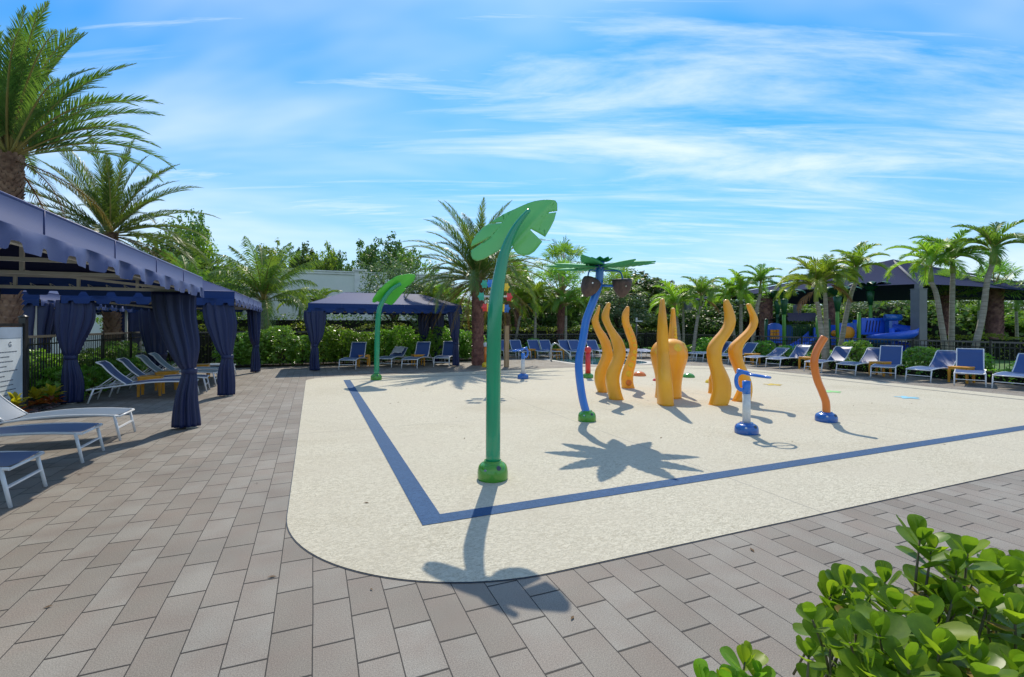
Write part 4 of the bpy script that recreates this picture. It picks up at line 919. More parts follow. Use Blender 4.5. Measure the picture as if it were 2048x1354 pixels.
for (p, lb) in ((W(-3.55, 13.80), 'orange side table between the two nearest deep blue loungers'), (W(-3.5, 14.95), 'orange side table beyond the second deep blue lounger'), (W(-3.2, 17.3), 'orange side table at the far end of the cabana row'),
               (G(727, 732), 'orange side table at the left under the far cabana'), (G(836, 731), 'orange side table at the right under the far cabana'),
               (W(17.2, 15.05), 'orange side table right of the rightmost tentacle'), (W(17.2, 12.55), 'orange side table behind the wavy orange pole'), (W(17.2, 10.05), 'orange side table by the dark upright lounger at the slide'), (W(17.3, 7.95), 'orange side table nearest to the right edge, below the leaning palm'),
               (Vector(((1060-1024)/F*24, 24.3, 0)), 'far orange table right of the timber post'), (Vector(((1117-1024)/F*24, 24.3, 0)), 'far orange table behind the steel handrail'), (Vector(((1170-1024)/F*24, 24.3, 0)), 'far orange table behind the red pole')):
    if tp is None:
        tp = thing('side_table', lb, 'side table', p, RZ+R(4), GTb); table_parts(tp)
    else:
        c = copy_tree(tp); tag(c, lb, 'side table', GTb); c.location = p

# ------------------------------------------------------------------ fences
def fence(pts, h, label, post_every=2.0, pitch=0.115):
    a0 = Vector(pts[0])
    root = thing('railing_fence', label, 'fence', a0, 0, 'black railing fences')
    rails = MB(); top = MB(); npk = 0
    pk = MB()
    for a, b in zip(pts, pts[1:]):
        a = Vector(a)-a0; b = Vector(b)-a0; d = (b-a); Ln = d.length; u = d.normalized()
        top.bar(a+Vector((0, 0, h)), b+Vector((0, 0, h)), 0.035, 0.05)
        rails.bar(a+Vector((0, 0, h-0.16)), b+Vector((0, 0, h-0.16)), 0.025, 0.03); rails.bar(a+Vector((0, 0, 0.12)), b+Vector((0, 0, 0.12)), 0.025, 0.03)
        n = int(Ln/pitch)
        for i in range(n):
            p = a+u*(i+0.5)*pitch; pk.box(p+Vector((0, 0, h/2)), (0.016, 0.016, h-0.03), math.atan2(u.y, u.x))
        k = max(1, round(Ln/post_every))
        for i in range(k+1):
            p = a+u*Ln*i/k; m2 = MB(); m2.box(p+Vector((0, 0, h/2+0.01)), (0.06, 0.06, h+0.06), math.atan2(u.y, u.x)); m2.build('post', M['fence'], root)
    top.build('top_rail', M['fence_top'], root); rails.build('rail', M['fence'], root); tag(pk.build('pickets', M['fence'], root), kind='stuff')
fence([W(-5.3, 12.05), W(-5.3, 20.7)], 1.42, 'black railing behind the middle left cabana, beside the sign')
fence([W(-5.3, 22.35), W(7.1, 22.35)], 1.37, 'black railing with shrubs behind the far cabana')
fence([W(7.1, 24.9), W(19.3, 24.9)], 1.12, 'black railing behind the far row of loungers')
fence([W(19.35, 24.8), W(19.35, 4.0)], 1.13, 'black railing in front of the playground')

# sign
root = thing('rules_sign', 'white rules board between black posts at the left edge', 'sign', W(-5.05, 10.2), RZ)
mb = MB(); 
for t_ in (0.0, 1.85):
    m2 = MB(); m2.box((0, t_-0.15, 0.9), (0.10, 0.10, 1.8)); m2.lathe([(0.085, 1.80), (0.085, 1.82), (0.01, 1.86)], (0, t_-0.15, 0), 4); m2.build('post', M['fence'], root)
mb.box((0, 0.775, 1.665), (0.05, 1.75, 0.05)); mb.build('crossbar', M['fence'], root)
mb = MB(); mb.box((0, 0.775, 0.93), (0.03, 1.72, 1.38)); bd = mb.build('board', M['board'], root)
mb = MB(); mb.box((0.018, 0.775, 1.52), (0.006, 1.70, 0.19)); mb.build('header_band', M['board_head'], root)
rn = random.Random(3)
mb = MB()
for i in range(11):
    z = 1.18-i*0.085; 
    y1_ = 1.55-rn.uniform(0, 0.5)
    y = 0.1
    while y < y1_:
        l_ = rn.uniform(0.03, 0.09); mb.box((0.0165, y+l_/2, z), (0.003, l_, 0.016)); y += l_+0.015
mb.build('small_print', M['ink'], root)
cu = bpy.data.curves.new('lettering', 'FONT'); cu.body = 'G'; cu.size = 0.13; cu.extrude = 0.002
cu.materials.append(M['ink']); t0_ = bpy.data.objects.new('lettering_source', cu); sc.collection.objects.link(t0_); me_ = bpy.data.meshes.new_from_object(t0_.evaluated_get(bpy.context.evaluated_depsgraph_get())); bpy.data.objects.remove(t0_)
to = bpy.data.objects.new('lettering', me_); sc.collection.objects.link(to); to.parent = root; to.location = (0.018, 1.18, 1.27); to.rotation_euler = (R(90), 0, R(90))

# ------------------------------------------------------------------ foliage helpers
def frond(mb, az, el, L_, droop, nl, ll, lw, vang, sweep=0.9, rach=0.02, twist=0.0, r_=None, tipthin=0.15, lmat=0, rmat=1, hang=0.25, start=0.14, power=1.4):
    n = 14; pts = []; p = Vector((0, 0, 0)); dirs = []
    ca, sa = math.cos(az), math.sin(az); side = Vector((-sa, ca, 0))
    for i in range(n+1):
        f = i/n; e = el-droop*f**power
        d = Vector((ca*math.cos(e), sa*math.cos(e), math.sin(e)))
        d = (d+side*twist*f).normalized()
        pts.append(p.copy()); dirs.append(d); p = p+d*(L_/n)
    # stalk, three sided
    rings = []
    for i in range(n+1):
        rr = rach*(1-0.85*i/n); u = side.cross(dirs[i]).normalized()
        rings.append([pts[i]+side*rr, pts[i]+u*rr*0.8, pts[i]-side*rr])
    mb.loft(rings, rmat, False, True)
    for k in range(nl):
        f = start+(1-start)*(k+0.5)/nl; x = f*n; j = min(int(x), n-1); g = x-j
        c = pts[j].lerp(pts[j+1], g); T = dirs[j].lerp(dirs[j+1], g).normalized(); U = side.cross(T).normalized()
        if U.z < 0 and abs(T.z) < 0.95: U = -U
        prof = (math.sin(math.pi*min(1, (f-start)/(1-start)*0.86+0.12))**0.6)
        if f > 0.9: prof *= 1-tipthin*(f-0.9)/0.1*3
        prof = max(prof, 0.15)
        for sg in (-1, 1):
            l_ = ll*prof*(r_.uniform(0.82, 1.12)); sw = sweep*(1-0.45*f)+r_.uniform(-0.12, 0.12); va = vang+r_.uniform(-0.22, 0.22)
            d = (T*math.cos(sw)+(side*sg*math.cos(va)+U*math.sin(va))*math.sin(sw)).normalized()
            m_ = c+d*l_*0.5; e_ = c+d*l_+Vector((0, 0, -hang*l_*r_.uniform(0.6, 1.3)))
            wv = T*lw*0.5
            mb.add([c-wv*0.7, c+wv*0.7, m_+wv, m_-wv, e_], [(0, 1, 2, 3), (3, 2, 4)], lmat)
def crown_date(seed, n=34, L_=3.0, dead=8, dr=0.0, low=88):
    r_ = random.Random(seed); g = MB(); d = MB()
    for i in range(n):
        f = i/n; az = i*2.39996+r_.uniform(-0.2, 0.2); el = R(86-low*f**0.8)+r_.uniform(-0.08, 0.08)
        frond(g, az, el, L_*r_.uniform(0.85, 1.05), R(20+40*f+dr*(0.4+0.6*f))+r_.uniform(0, 0.25), 84, 0.44, 0.040, R(26), 0.80, 0.030, r_.uniform(-0.25, 0.25), r_, hang=0.12, power=1.9)
    for i in range(dead):
        az = i*2.39996+1+r_.uniform(-0.3, 0.3); el = R(-6-26*i/dead)
        frond(d, az, el, L_*r_.uniform(0.75, 0.95), R(45)+r_.uniform(0, 0.3), 50, 0.30, 0.022, R(5), 0.75, 0.026, r_.uniform(-0.3, 0.3), r_, hang=0.35, power=1.3)
    return g, d
def crown_adonidia(seed, n=11, L_=1.55, arch=1.0):
    r_ = random.Random(seed); g = MB()
    for i in range(n):
        f = i/n; az = i*2.39996+r_.uniform(-0.3, 0.3); el = R(82-62*f)+r_.uniform(-0.1, 0.1)
        frond(g, az, el, L_*r_.uniform(0.85, 1.1), R(70+48*f)*arch+r_.uniform(0, 0.3), 58, 0.46, 0.046, R(34), 0.92, 0.022, r_.uniform(-0.35, 0.35), r_, hang=0.30, start=0.12, power=1.2)
    return g
def crown_coconut(seed, n=17, L_=3.0):
    r_ = random.Random(seed); g = MB()
    for i in range(n):
        f = i/n; az = i*2.39996+r_.uniform(-0.25, 0.25); el = R(84-74*f)+r_.uniform(-0.1, 0.1)
        frond(g, az, el, L_*r_.uniform(0.85, 1.08), R(42+62*f)+r_.uniform(0, 0.3), 60, 0.66, 0.050, R(-8), 0.95, 0.035, r_.uniform(-0.35, 0.35), r_, hang=0.5, start=0.16, power=1.5)
    return g
def boots_trunk(seed, pts, r0, r1, size=0.10, mat='palmbark', root=None, nper=11, skirt=True):
    r_ = random.Random(seed); mb = MB(); S = spline(pts, 30); rad = [r0+(r1-r0)*i/29 for i in range(30)]
    mb.tube(S, [x*0.9 for x in rad], 14)
    Ln = sum((S[i+1]-S[i]).length for i in range(29)); rows = int(Ln/(size*0.62))
    for k in range(rows):
        f = k/rows; x = f*29; j = min(int(x), 28); c = S[j].lerp(S[j+1], x-j); rr = rad[j]
        for i in range(nper):
            a = 2*math.pi*(i+0.5*(k % 2))/nper+r_.uniform(-0.08, 0.08); o = Vector((math.cos(a), math.sin(a), 0)); s_ = Vector((-o.y, o.x, 0))
            w_ = math.pi*rr/nper*1.0; hh = size*r_.uniform(0.8, 1.2); pr = size*r_.uniform(0.35, 0.6)
            b = c+o*rr*0.86
            mb.add([b-s_*w_-Vector((0, 0, hh*.2)), b+s_*w_-Vector((0, 0, hh*.2)), b+o*pr+s_*w_*0.55+Vector((0, 0, hh*0.75)), b+o*pr-s_*w_*0.55+Vector((0, 0, hh*0.75)), b+Vector((0, 0, hh*0.7))],
                   [(0, 1, 2, 3), (3, 2, 4), (0, 3, 4), (1, 4, 2)])
    return mb.build('trunk', M[mat], root)
def smooth_trunk(root, pts, r0, r1, mat='greytrunk'):
    S = spline(pts, 22); rad = [(r0*(1.35 if i == 0 else 1.12 if i == 1 else 1.0))*(1-i/21)+r1*i/21+(0.004 if i % 2 else 0) for i in range(22)]
    mb = MB(); mb.tube(S, rad, 12); return mb.build('trunk', M[mat], root)
meshes = {}
def date_palm(u, vb, Y, label, L_=3.0, lean=(0, 0), seed=1, r=0.24, n=34, dead=9, mat='palmbark', dr=0.0, low=88):
    base = Vector(((u-1024)/F*Y, Y, 0)); top = Vector((lean[0], lean[1], CH+(HZ-vb)/F*Y))
    root = thing('date_palm', label, 'palm tree', base, 0, 'date palms')
    boots_trunk(seed, [(0, 0, 0), (lean[0]*0.3, lean[1]*.3, top.z*0.45), (lean[0]*0.8, lean[1]*.8, top.z*0.85), top], r*1.1, r, 0.13, mat, root, 12)
    g, d = crown_date(seed, n, L_, dead, dr, low)
    o = g.build('crown', [M['frond'], M['rachis']], root); o.location = top
    if dead: o = d.build('dry_fronds', [M['dead2'], M['dead']], root); o.location = top
    return root
date_palm(12, 312, 9.6, 'tall date palm cut by the top left corner, nearest palm', 3.15, (-0.05, 0.1), 4, 0.20, 52, 4, low=60)
date_palm(226, 470, 17.5, 'date palm with feathery crown above the left cabana roofs', 3.7, (-0.15, 0), 7, 0.25, 56, 18, dr=14)
date_palm(956, 560, 20.0, 'date palm with reddish trunk beside the far cabana', 3.6, (-0.02, 0), 9, 0.23, 66, 24, 'palmbark2', 38)
# coconut palm left of the far cabana
base = Vector(((500-1024)/F*21.5, 21.5+3, 0)); 
root = thing('coconut_palm', 'coconut palm with drooping yellow green fronds in front of the white wall', 'palm tree', Vector(((500-1024)/F*22.0, 22.0+1.2, 0)))
smooth_trunk(root, [(0, 0, 0), (0.05, 0, 1.4), (0, 0, 2.75)], 0.20, 0.15)
o = crown_coconut(3, 32, 3.5).build('crown', [M['frond_c'], M['rachis']], root); o.location = (0, 0, 2.75)
root = thing('coconut_palm', 'smaller coconut palm behind the middle left cabana', 'palm tree', Vector(((372-1024)/F*24, 24, 0)))
smooth_trunk(root, [(0, 0, 0), (0.05, 0, 1.5), (0.1, 0, 3.0)], 0.20, 0.15)
o = crown_coconut(8, 15, 2.6).build('crown', [M['frond_c'], M['rachis']], root); o.location = (0.1, 0, 3.0)
# slender palms
GP = 'slender palms with pale trunks'
adm = [crown_adonidia(20+i, 13+i % 3, 1.5+0.1*(i % 3)) for i in range(4)]
admesh = []
for i, mb in enumerate(adm):
    o = mb.build('crown_source', [M['frond_y' if i % 2 else 'frond_g'], M['rachis']]); admesh.append(o.data); bpy.data.objects.remove(o)
def slender(ub, Y, ut, vt, label, k=0, sc_=1.0, r=0.075, bend=0.2, rz=0.0, red=False):
    base = Vector(((ub-1024)/F*Y, Y, 0)); top = P(ut, vt, Y)-base
    root = thing('slender_palm', label, 'palm tree', base, 0, GP)
    mid = top*0.5+Vector((-bend*top.x*0.5, 0, 0))
    smooth_trunk(root, [(0, 0, 0), mid*0.5, mid, (mid+top)/2+Vector((bend*0.1, 0, 0)), top-Vector((0, 0, 0.45*sc_))], r*1.15, r*0.8)
    mb = MB(); mb.tube([top-Vector((0, 0, 0.47*sc_)), top-Vector((0, 0, 0.2*sc_)), top+Vector((0, 0, 0.05))], [r*0.95, r*0.9, r*0.4], 10); mb.build('crownshaft', M['shaft'], root)
    o = bpy.data.objects.new('crown', admesh[k % 4]); sc.collection.objects.link(o); o.parent = root; o.location = top; o.scale = (sc_*.88,)*3; o.rotation_euler = (0, 0, rz)
    if red:
        d = MB(); r_ = random.Random(k); frond(d, red, R(-20), 1.1*sc_, R(50), 26, 0.36, 0.05, R(0), 0.8, 0.02, 0, r_, hang=0.5); o = d.build('dry_frond', [M['dead'], M['dead']], root); o.location = top-Vector((0, 0, 0.1))
slender(1937, 15.4, 1985, 500, 'leaning palm at the right with a tall crown, nearest of the slender palms', 0, 1.0, 0.085, -0.2, 0.4)
slender(1898, 16.4, 1862, 535, 'left trunk of the twin palms by the grey pillar', 1, 1.05, 0.08, 0.1, 1.2)
slender(1902, 16.6, 1906, 520, 'right trunk of the twin palms by the grey pillar', 2, 1.0, 0.08, 0.0, 2.3)
slender(1674, 19.0, 1712, 540, 'leaning palm between the playground towers', 3, 1.05, 0.085, 0.1, 0.2)
slender(1652, 18.2, 1632, 575, 'bushy yellow green palm behind the wavy orange pole', 1, 1.15, 0.085, 0.0, 2.9, R(200))
slender(1655, 18.6, 1650, 560, 'palm close behind the bushy one with a dry frond hanging right', 2, 1.05, 0.08, 0.0, 0.8, R(-20))
slender(1502, 23.0, 1521, 568, 'palm in front of the shade canopy, left part', 0, 1.0, 0.085, 0.2, 2.0)
slender(1482, 23.6, 1482, 588, 'straight slim palm right behind the broad tentacle', 3, 1.05, 0.08, 0, 3.2)
slender(1473, 24.2, 1460, 598, 'slim palm leaning left behind the broad tentacle', 1, 1.1, 0.07, 0, 5.2)
slender(1385, 24.4, 1402, 592, 'slender palm with an orange dry frond right of the octopus head', 2, 1.1, 0.08, 0.1, 1.0, R(-40))
slender(1364, 25.5, 1350, 612, 'yellow green palm right behind the octopus head', 1, 1.25, 0.08, 0.0, 4.0)
slender(1368, 26.5, 1366, 600, 'thin palm close behind the octopus head', 0, 0.9, 0.06, 0.0, 2.0)
slender(1131, 27.0, 1132, 612, 'slim palm left of the blue pole', 2, 1.15, 0.075, 0, 0.5)
slender(1070, 27.0, 1071, 600, 'slim white trunked palm right of the tall green pole', 3, 1.2, 0.075, 0, 2.6)
slender(1026, 27.5, 1044, 612, 'yellow green palm close right of the tall green pole', 1, 1.35, 0.07, 0, 1.7)
slender(1165, 28.0, 1163, 620, 'slim palm hidden behind the blue pole', 0, 1.1, 0.07, 0, 3.1)
slender(905, 26.0, 900, 618, 'palm left of the reddish date palm, behind the far cabana', 2, 1.5, 0.09, 0, 0.9)
slender(875, 27.0, 872, 610, 'wide palm behind the right end of the far cabana roof', 1, 1.4, 0.09, 0, 2.2)
slender(600, 28.0, 600, 612, 'low palm in front of the white wall, left of the far cabana', 1, 1.1, 0.09, 0, 1.9)
slender(640, 28.5, 641, 610, 'low palm in front of the white wall above the far cabana corner', 2, 1.1, 0.09, 0, 0.3)
slender(2035, 30, 2032, 600, 'small palm beyond the fence at the right edge', 0, 1.3, 0.08, 0, 0.3)
slender(1957, 34, 1958, 600, 'coarse palm on the lawn beyond the fence', 2, 1.6, 0.09, 0, 0.9)
# stout palms with booted trunks
GS = 'stout palms with rough booted trunks'
def fan_crown(seed, n=26, L_=1.1, Rr=0.62):
    r_ = random.Random(seed); g = MB()
    for i in range(n):
        f = i/n; az = i*2.39996; el = R(80-95*f)+r_.uniform(-.1, .1); d = Vector((math.cos(az)*math.cos(el), math.sin(az)*math.cos(el), math.sin(el)))
        c = d*L_*r_.uniform(0.7, 1.0)-Vector((0, 0, 0.12*f)); g.tube([(0, 0, 0), c*0.5, c], [0.022, 0.016, 0.01], 4, mi=1)
        s_ = Vector((-math.sin(az), math.cos(az), 0)); up = s_.cross(d)
        for k in range(26):
            a = R(-125+250*k/25); dd = (d*math.cos(a)+s_*math.sin(a)+up*0.18*r_.uniform(-1, 1)).normalized(); l_ = Rr*r_.uniform(0.8, 1.05)*(1-0.25*abs(a)/2.2)
            wv = dd.cross(up).normalized()*0.022; m_ = c+dd*l_*0.6; e_ = c+dd*l_-Vector((0, 0, 0.22*l_))
            g.add([c, m_+wv, e_, m_-wv], [(0, 1, 2, 3)])
    return g
fcm = fan_crown(2).build('crown_source', [M['frond_g'], M['rachis']]); fcd = fcm.data; bpy.data.objects.remove(fcm)
def stout(u, Y, vt, label, r=0.26, mat='palmbark2', sc_=1.2, fat=True):
    base = Vector(((u-1024)/F*Y, Y, 0)); z = CH+(HZ-vt)/F*Y
    root = thing('stout_palm', label, 'palm tree', base, 0, GS)
    boots_trunk(int(u), [(0, 0, 0), (0, 0, z*0.5), (0, 0, z*0.92), (0, 0, z)], r, r*(0.9 if fat else 0.8), 0.17, mat, root, 9)
    o = bpy.data.objects.new('crown', fcd); sc.collection.objects.link(o); o.parent = root; o.location = (0, 0, z); o.scale = (sc_, sc_, sc_); o.rotation_euler = (0, 0, u)
stout(1989, 26.5, 578, 'stout palm with a fat reddish trunk by the right edge', 0.40)
stout(1893, 27.5, 596, 'stout rough trunk behind the twin palms', 0.30)
stout(1666, 28, 598, 'stout rough trunk inside the playground, right', 0.33, 'palmbark2', 0.45)
stout(1532, 28, 600, 'stout rough trunk left of the playground tower', 0.36, 'palmbark2', 0.45)
stout(1121, 28.5, 590, 'brown trunked palm left of the blue pole', 0.19, 'palmbark2', 1.5, False)
stout(1014, 28.5, 572, 'brown trunked palm above the timber post', 0.20, 'palmbark', 1.5, False)
stout(1035, 31, 585, 'brown trunked palm further back, right of the timber post', 0.18, 'palmbark2', 1.4, False)
stout(1236, 34, 590, 'dark palm behind the left tentacles', 0.2, 'palmbark2', 1.5, False)
stout(1125, 33, 540, 'tall spiky palm crown left of the blue pole top', 0.2, 'palmbark2', 1.6, False)
# broadleaf trees: leaf clumps through the volume
def leaves(mb, c, rx, ry, rz_, n, size, r_, mi=0, shell=0.55):
    for _ in range(n):
        a = r_.uniform(0, 2*math.pi); z = r_.uniform(-1, 1); q = r_.uniform(shell, 1)**0.6; k = math.sqrt(1-z*z)
        o = Vector((math.cos(a)*k*rx*q, math.sin(a)*k*ry*q, z*rz_*q)); p = Vector(c)+o
        d = Vector((r_.gauss(0, 1), r_.gauss(0, 1), r_.gauss(0, 0.6))).normalized(); nrm = (Vector((o.x/rx, o.y/ry, o.z/rz_+0.5))+Vector((r_.gauss(0, .5), r_.gauss(0, .5), r_.gauss(0, .5)))).normalized()
        s_ = d.cross(nrm)
        if s_.length < 1e-3: continue
        s_.normalize(); d = nrm.cross(s_); l_ = size*r_.uniform(0.7, 1.3); w_ = l_*0.32
        mb.add([p-d*l_*0.5, p+s_*w_, p+d*l_*0.5, p-s_*w_], [(0, 1, 2, 3)], mi)
def tree_meshes(seed, h, rr, nl, size, lmat, lobes=16, low=0.25, openness=1.0):
    r_ = random.Random(seed); cr = MB(); tk = MB()
    tk.tube([(0, 0, 0), (0.04*h, 0, h*0.25), (0, 0.03*h, h*0.55), (0, 0, h*0.8)], [h*0.03, h*0.022, h*0.014, h*0.005], 8)
    for i in range(lobes):
        a = r_.uniform(0, 6.28); zz_ = r_.uniform(low, 0.92); q = rr*(1-abs(zz_-0.55)*0.9)*r_.uniform(0.35, 0.85)
        c = Vector((math.cos(a)*q, math.sin(a)*q, zz_*h)); lr = rr*r_.uniform(0.28, 0.48)
        tk.tube([(0, 0, zz_*h*0.55), c*0.6+Vector((0, 0, zz_*h*0.3)), c], [h*0.012, h*0.007, h*0.003], 5)
        leaves(cr, c, lr, lr, lr*0.7, int(nl/lobes), size, r_, 0, 0.3)
        for _ in range(3):   # ragged sprigs
            d = Vector((r_.gauss(0, 1), r_.gauss(0, 1), abs(r_.gauss(0, 1)))).normalized(); leaves(cr, c+d*lr*1.05, lr*0.28, lr*0.28, lr*0.3, int(nl/lobes/12), size, r_, 0, 0.1)
    a = tk.build('trunk', M['bark']); b = cr.build('crown', M[lmat]); da, db = a.data, b.data
    bpy.data.objects.remove(a); bpy.data.objects.remove(b); return da, db
TM = {'dark': tree_meshes(1, 6, 2.4, 6500, 0.20, 'leafd', 20), 'mid': tree_meshes(2, 6, 2.5, 6500, 0.19, 'leafm', 20), 'light': tree_meshes(3, 5.5, 2.2, 5200, 0.20, 'leafl', 16),
      'silver': tree_meshes(4, 5.5, 2.5, 6500, 0.15, 'leafs', 22, 0.1), 'dark2': tree_meshes(5, 5.5, 2.8, 6500, 0.22, 'leafd', 18, 0.12), 'mid2': tree_meshes(6, 6.5, 2.3, 6000, 0.17, 'leafm', 24, 0.15)}
def tree(kind, u, vt, Y, wpx, label, group='trees beyond the fences', z0=0.0):
    h0 = {'dark': 6, 'mid': 6, 'light': 5.5, 'silver': 5.5, 'dark2': 5.5, 'mid2': 6.5}[kind]; r0 = {'dark': 2.4, 'mid': 2.5, 'light': 2.2, 'silver': 2.5, 'dark2': 2.8, 'mid2': 2.3}[kind]
    H_ = CH+(HZ-vt)/F*Y-z0; sz = H_/(h0*1.02); sx = wpx/F*Y/2/r0
    root = thing('broadleaf_tree', label, 'tree', Vector(((u-1024)/F*Y, Y, z0)), 0, group)
    for nm, d in zip(('trunk', 'crown'), TM[kind]):
        o = bpy.data.objects.new(nm, d); sc.collection.objects.link(o); o.parent = root; o.scale = (sx, sx, sz); o.rotation_euler = (0, 0, u*0.37)
TL = [('mid', 375, 425, 30, 120, 'tree with loose top right of the left date palm crown'), ('light', 425, 470, 30, 130, 'light green tree behind the coconut palm, left side'),
      ('mid2', 330, 455, 27, 150, 'tree behind the left cabanas under the date palm crown'), ('light', 560, 490, 42, 110, 'light tree above the left end of the white wall'),
      ('dark', 605, 492, 44, 95, 'dark tree rising behind the wall at its left'), ('light', 640, 496, 42, 80, 'bright yellow green tree top behind the wall'), ('dark2', 672, 500, 44, 90, 'dark low tree behind the wall, left of the pilaster'),
      ('mid', 735, 490, 43, 90, 'round tree behind the wall right of the pilaster'), ('dark', 770, 478, 44, 120, 'dark tree with twin tops behind the wall'), ('mid', 820, 500, 42, 120, 'tree behind the wall near the date palm fronds'),
      ('silver', 790, 525, 27, 150, 'silvery green tree in front of the wall by the far cabana'), ('silver', 850, 560, 27, 130, 'smaller silvery tree right of the far cabana roof'),
      ('mid', 1000, 545, 36, 150, 'mid green tree behind the date palm'), ('dark2', 1080, 560, 38, 160, 'dark wide tree between the green pole and the blue pole'), ('mid2', 1180, 560, 38, 150, 'tree behind the blue palm sprayer'),
      ('silver', 1235, 585, 33, 150, 'greyish tree behind the coconut buckets'), ('dark', 1290, 548, 40, 180, 'dark tree behind and above the octopus head'), ('mid', 1340, 580, 36, 130, 'tree right of the octopus head'),
      ('dark2', 1430, 600, 33, 150, 'dark rounded tree below the canopy corner'), ('mid2', 1400, 565, 42, 130, 'tall tree left of the shade canopy'), ('dark', 1500, 608, 48, 190, 'dark tree under the left of the shade canopy'),
      ('mid', 1600, 610, 46, 190, 'tree behind the playground house'), ('silver', 1700, 605, 46, 190, 'greyish green tree behind the middle of the playground'), ('light', 1640, 612, 44, 120, 'light green tree behind the playground posts'),
      ('silver', 1790, 600, 46, 170, 'greyish tree behind the slide'), ('mid2', 1870, 600, 44, 150, 'tree right of the grey pillar'), ('mid', 1950, 592, 44, 150, 'tree under the right of the canopy'), ('light', 2000, 600, 40, 130, 'light tree near the right edge'), ('mid2', 2070, 585, 42, 150, 'tree at the right edge of the photo'),
      ('dark', 300, 560, 26, 160, 'dark bush like tree behind the second left fence'), ('light', 365, 590, 24, 90, 'pale flowering shrub tree seen between curtains'), ('light', 265, 592, 26, 110, 'light green tree seen under the nearest roof')]
for a in TL: tree(*a)
# distant wood closing the view
r_ = random.Random(77); mb = MB()
for i in range(230):
    a = R(-42+88*i/230)+r_.uniform(-0.01, 0.01); d = r_.uniform(54, 64); c = Vector((math.sin(a)*d, math.cos(a)*d, r_.uniform(0.3, 4.2)))
    leaves(mb, c, 2.6, 2.0, 1.8, 190, 0.42, r_, 0, 0.2)
    mb.loft([mb.ring((c.x, c.y+0.6, z), (1, 0, 0), (0, 1, 0), q, q*0.5, 7) for z, q in ((0, 1.7), (c.z*0.7, 1.7), (c.z, 0.8))], 1)
tag(mb.build('distant_woods', [M['leafm'], M['core']]), kind='stuff')
# hedges
def hedge(label, a, b, wd, h, size, mat, z0=0.0, dens=260):
    r_ = random.Random(int(abs(a[0]*10)+h*100)); a = Vector(a); b = Vector(b); d = b-a; Ln = d.length; mb = MB()
    n = int(Ln*dens)
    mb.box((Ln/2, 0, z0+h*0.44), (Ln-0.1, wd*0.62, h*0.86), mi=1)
    for _ in range(n):
        x = r_.uniform(0, Ln); e = r_.random()
        bumpz = 0.06*h*math.sin(x*1.7)+0.05*h*math.sin(x*4.3+1)
        if e < 0.45: p = Vector((x, r_.uniform(-wd/2, wd/2), h*r_.uniform(0.88, 1.03)+bumpz)); nn = Vector((0, 0, 1))
        else: sg = -1 if e < 0.8 else 1; p = Vector((x, sg*wd/2*r_.uniform(0.72, 1.05), r_.uniform(0.02, 0.98)*h+bumpz)); nn = Vector((0, sg, 0.2))
        nn = (nn+Vector((r_.gauss(0, .6), r_.gauss(0, .6), r_.gauss(0, .6)))).normalized(); dd = Vector((r_.gauss(0, 1), r_.gauss(0, 1), r_.gauss(0, 1))); s_ = dd.cross(nn).normalized(); dd = nn.cross(s_); l_ = size*r_.uniform(0.7, 1.3)
        p.z += z0
        mb.add([p-dd*l_*.5, p+s_*l_*.3, p+dd*l_*.5, p-s_*l_*.3], [(0, 1, 2, 3)])
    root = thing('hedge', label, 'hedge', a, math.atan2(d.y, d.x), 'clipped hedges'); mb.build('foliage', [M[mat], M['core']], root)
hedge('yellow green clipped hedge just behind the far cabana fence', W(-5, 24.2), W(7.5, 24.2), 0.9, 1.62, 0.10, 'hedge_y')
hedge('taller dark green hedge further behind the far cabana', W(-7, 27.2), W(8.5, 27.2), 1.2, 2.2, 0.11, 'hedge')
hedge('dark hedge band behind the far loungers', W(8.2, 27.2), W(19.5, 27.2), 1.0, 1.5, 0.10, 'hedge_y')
hedge('low hedge behind the right tentacles', W(20.3, 27.5), W(27, 27.5), 1.0, 1.35, 0.10, 'hedge')
hedge('green hedge on the lawn at the right edge', W(31.0, 8.5), W(31.0, 20), 1.0, 1.1, 0.12, 'hedge_y')
# shrubs (clusia): leaf whorls
def shrub_mesh(seed, h, r, n, size, mat='clusia'):
    r_ = random.Random(seed); mb = MB(); 
    for i in range(14):
        a = r_.uniform(0, 6.28); q = r*r_.uniform(0.2, 0.8); mb.tube([(0, 0, 0), (math.cos(a)*q*.5, math.sin(a)*q*.5, h*.45), (math.cos(a)*q, math.sin(a)*q, h*.85)], [0.012, 0.008, 0.005], 4, mi=1)
    for i in range(n):
        a = r_.uniform(0, 6.28); z = r_.uniform(0.06, 1.0); q = r*math.sqrt(max(0, 1-(max(0, z-0.45)/0.62)**2))*r_.uniform(0.45, 1.05)
        c = Vector((math.cos(a)*q, math.sin(a)*q, z*h)); ax = (Vector((math.cos(a)*0.6, math.sin(a)*0.6, 0.9))+Vector((r_.gauss(0, .3), r_.gauss(0, .3), r_.gauss(0, .3)))).normalized()
        u = ax.cross(Vector((0.3, 0.2, 1))).normalized(); v = ax.cross(u)
        for k in range(5):
            b = k*1.256+r_.uniform(-.3, .3); d = (ax*0.55+(u*math.cos(b)+v*math.sin(b))*0.9).normalized(); s_ = d.cross(ax).normalized(); l_ = size*r_.uniform(.75, 1.25)
            mb.add([c, c+d*l_*.55+s_*l_*.25, c+d*l_, c+d*l_*.55-s_*l_*.25], [(0, 1, 2, 3)])
    o = mb.build('s', [M[mat], M['stem']]); d = o.data; bpy.data.objects.remove(o); return d
SM = [shrub_mesh(1, 1.55, 0.75, 720, 0.10), shrub_mesh(2, 1.4, 0.7, 640, 0.10), shrub_mesh(3, 0.8, 0.5, 330, 0.09), shrub_mesh(4, 0.7, 0.45, 280, 0.09)]
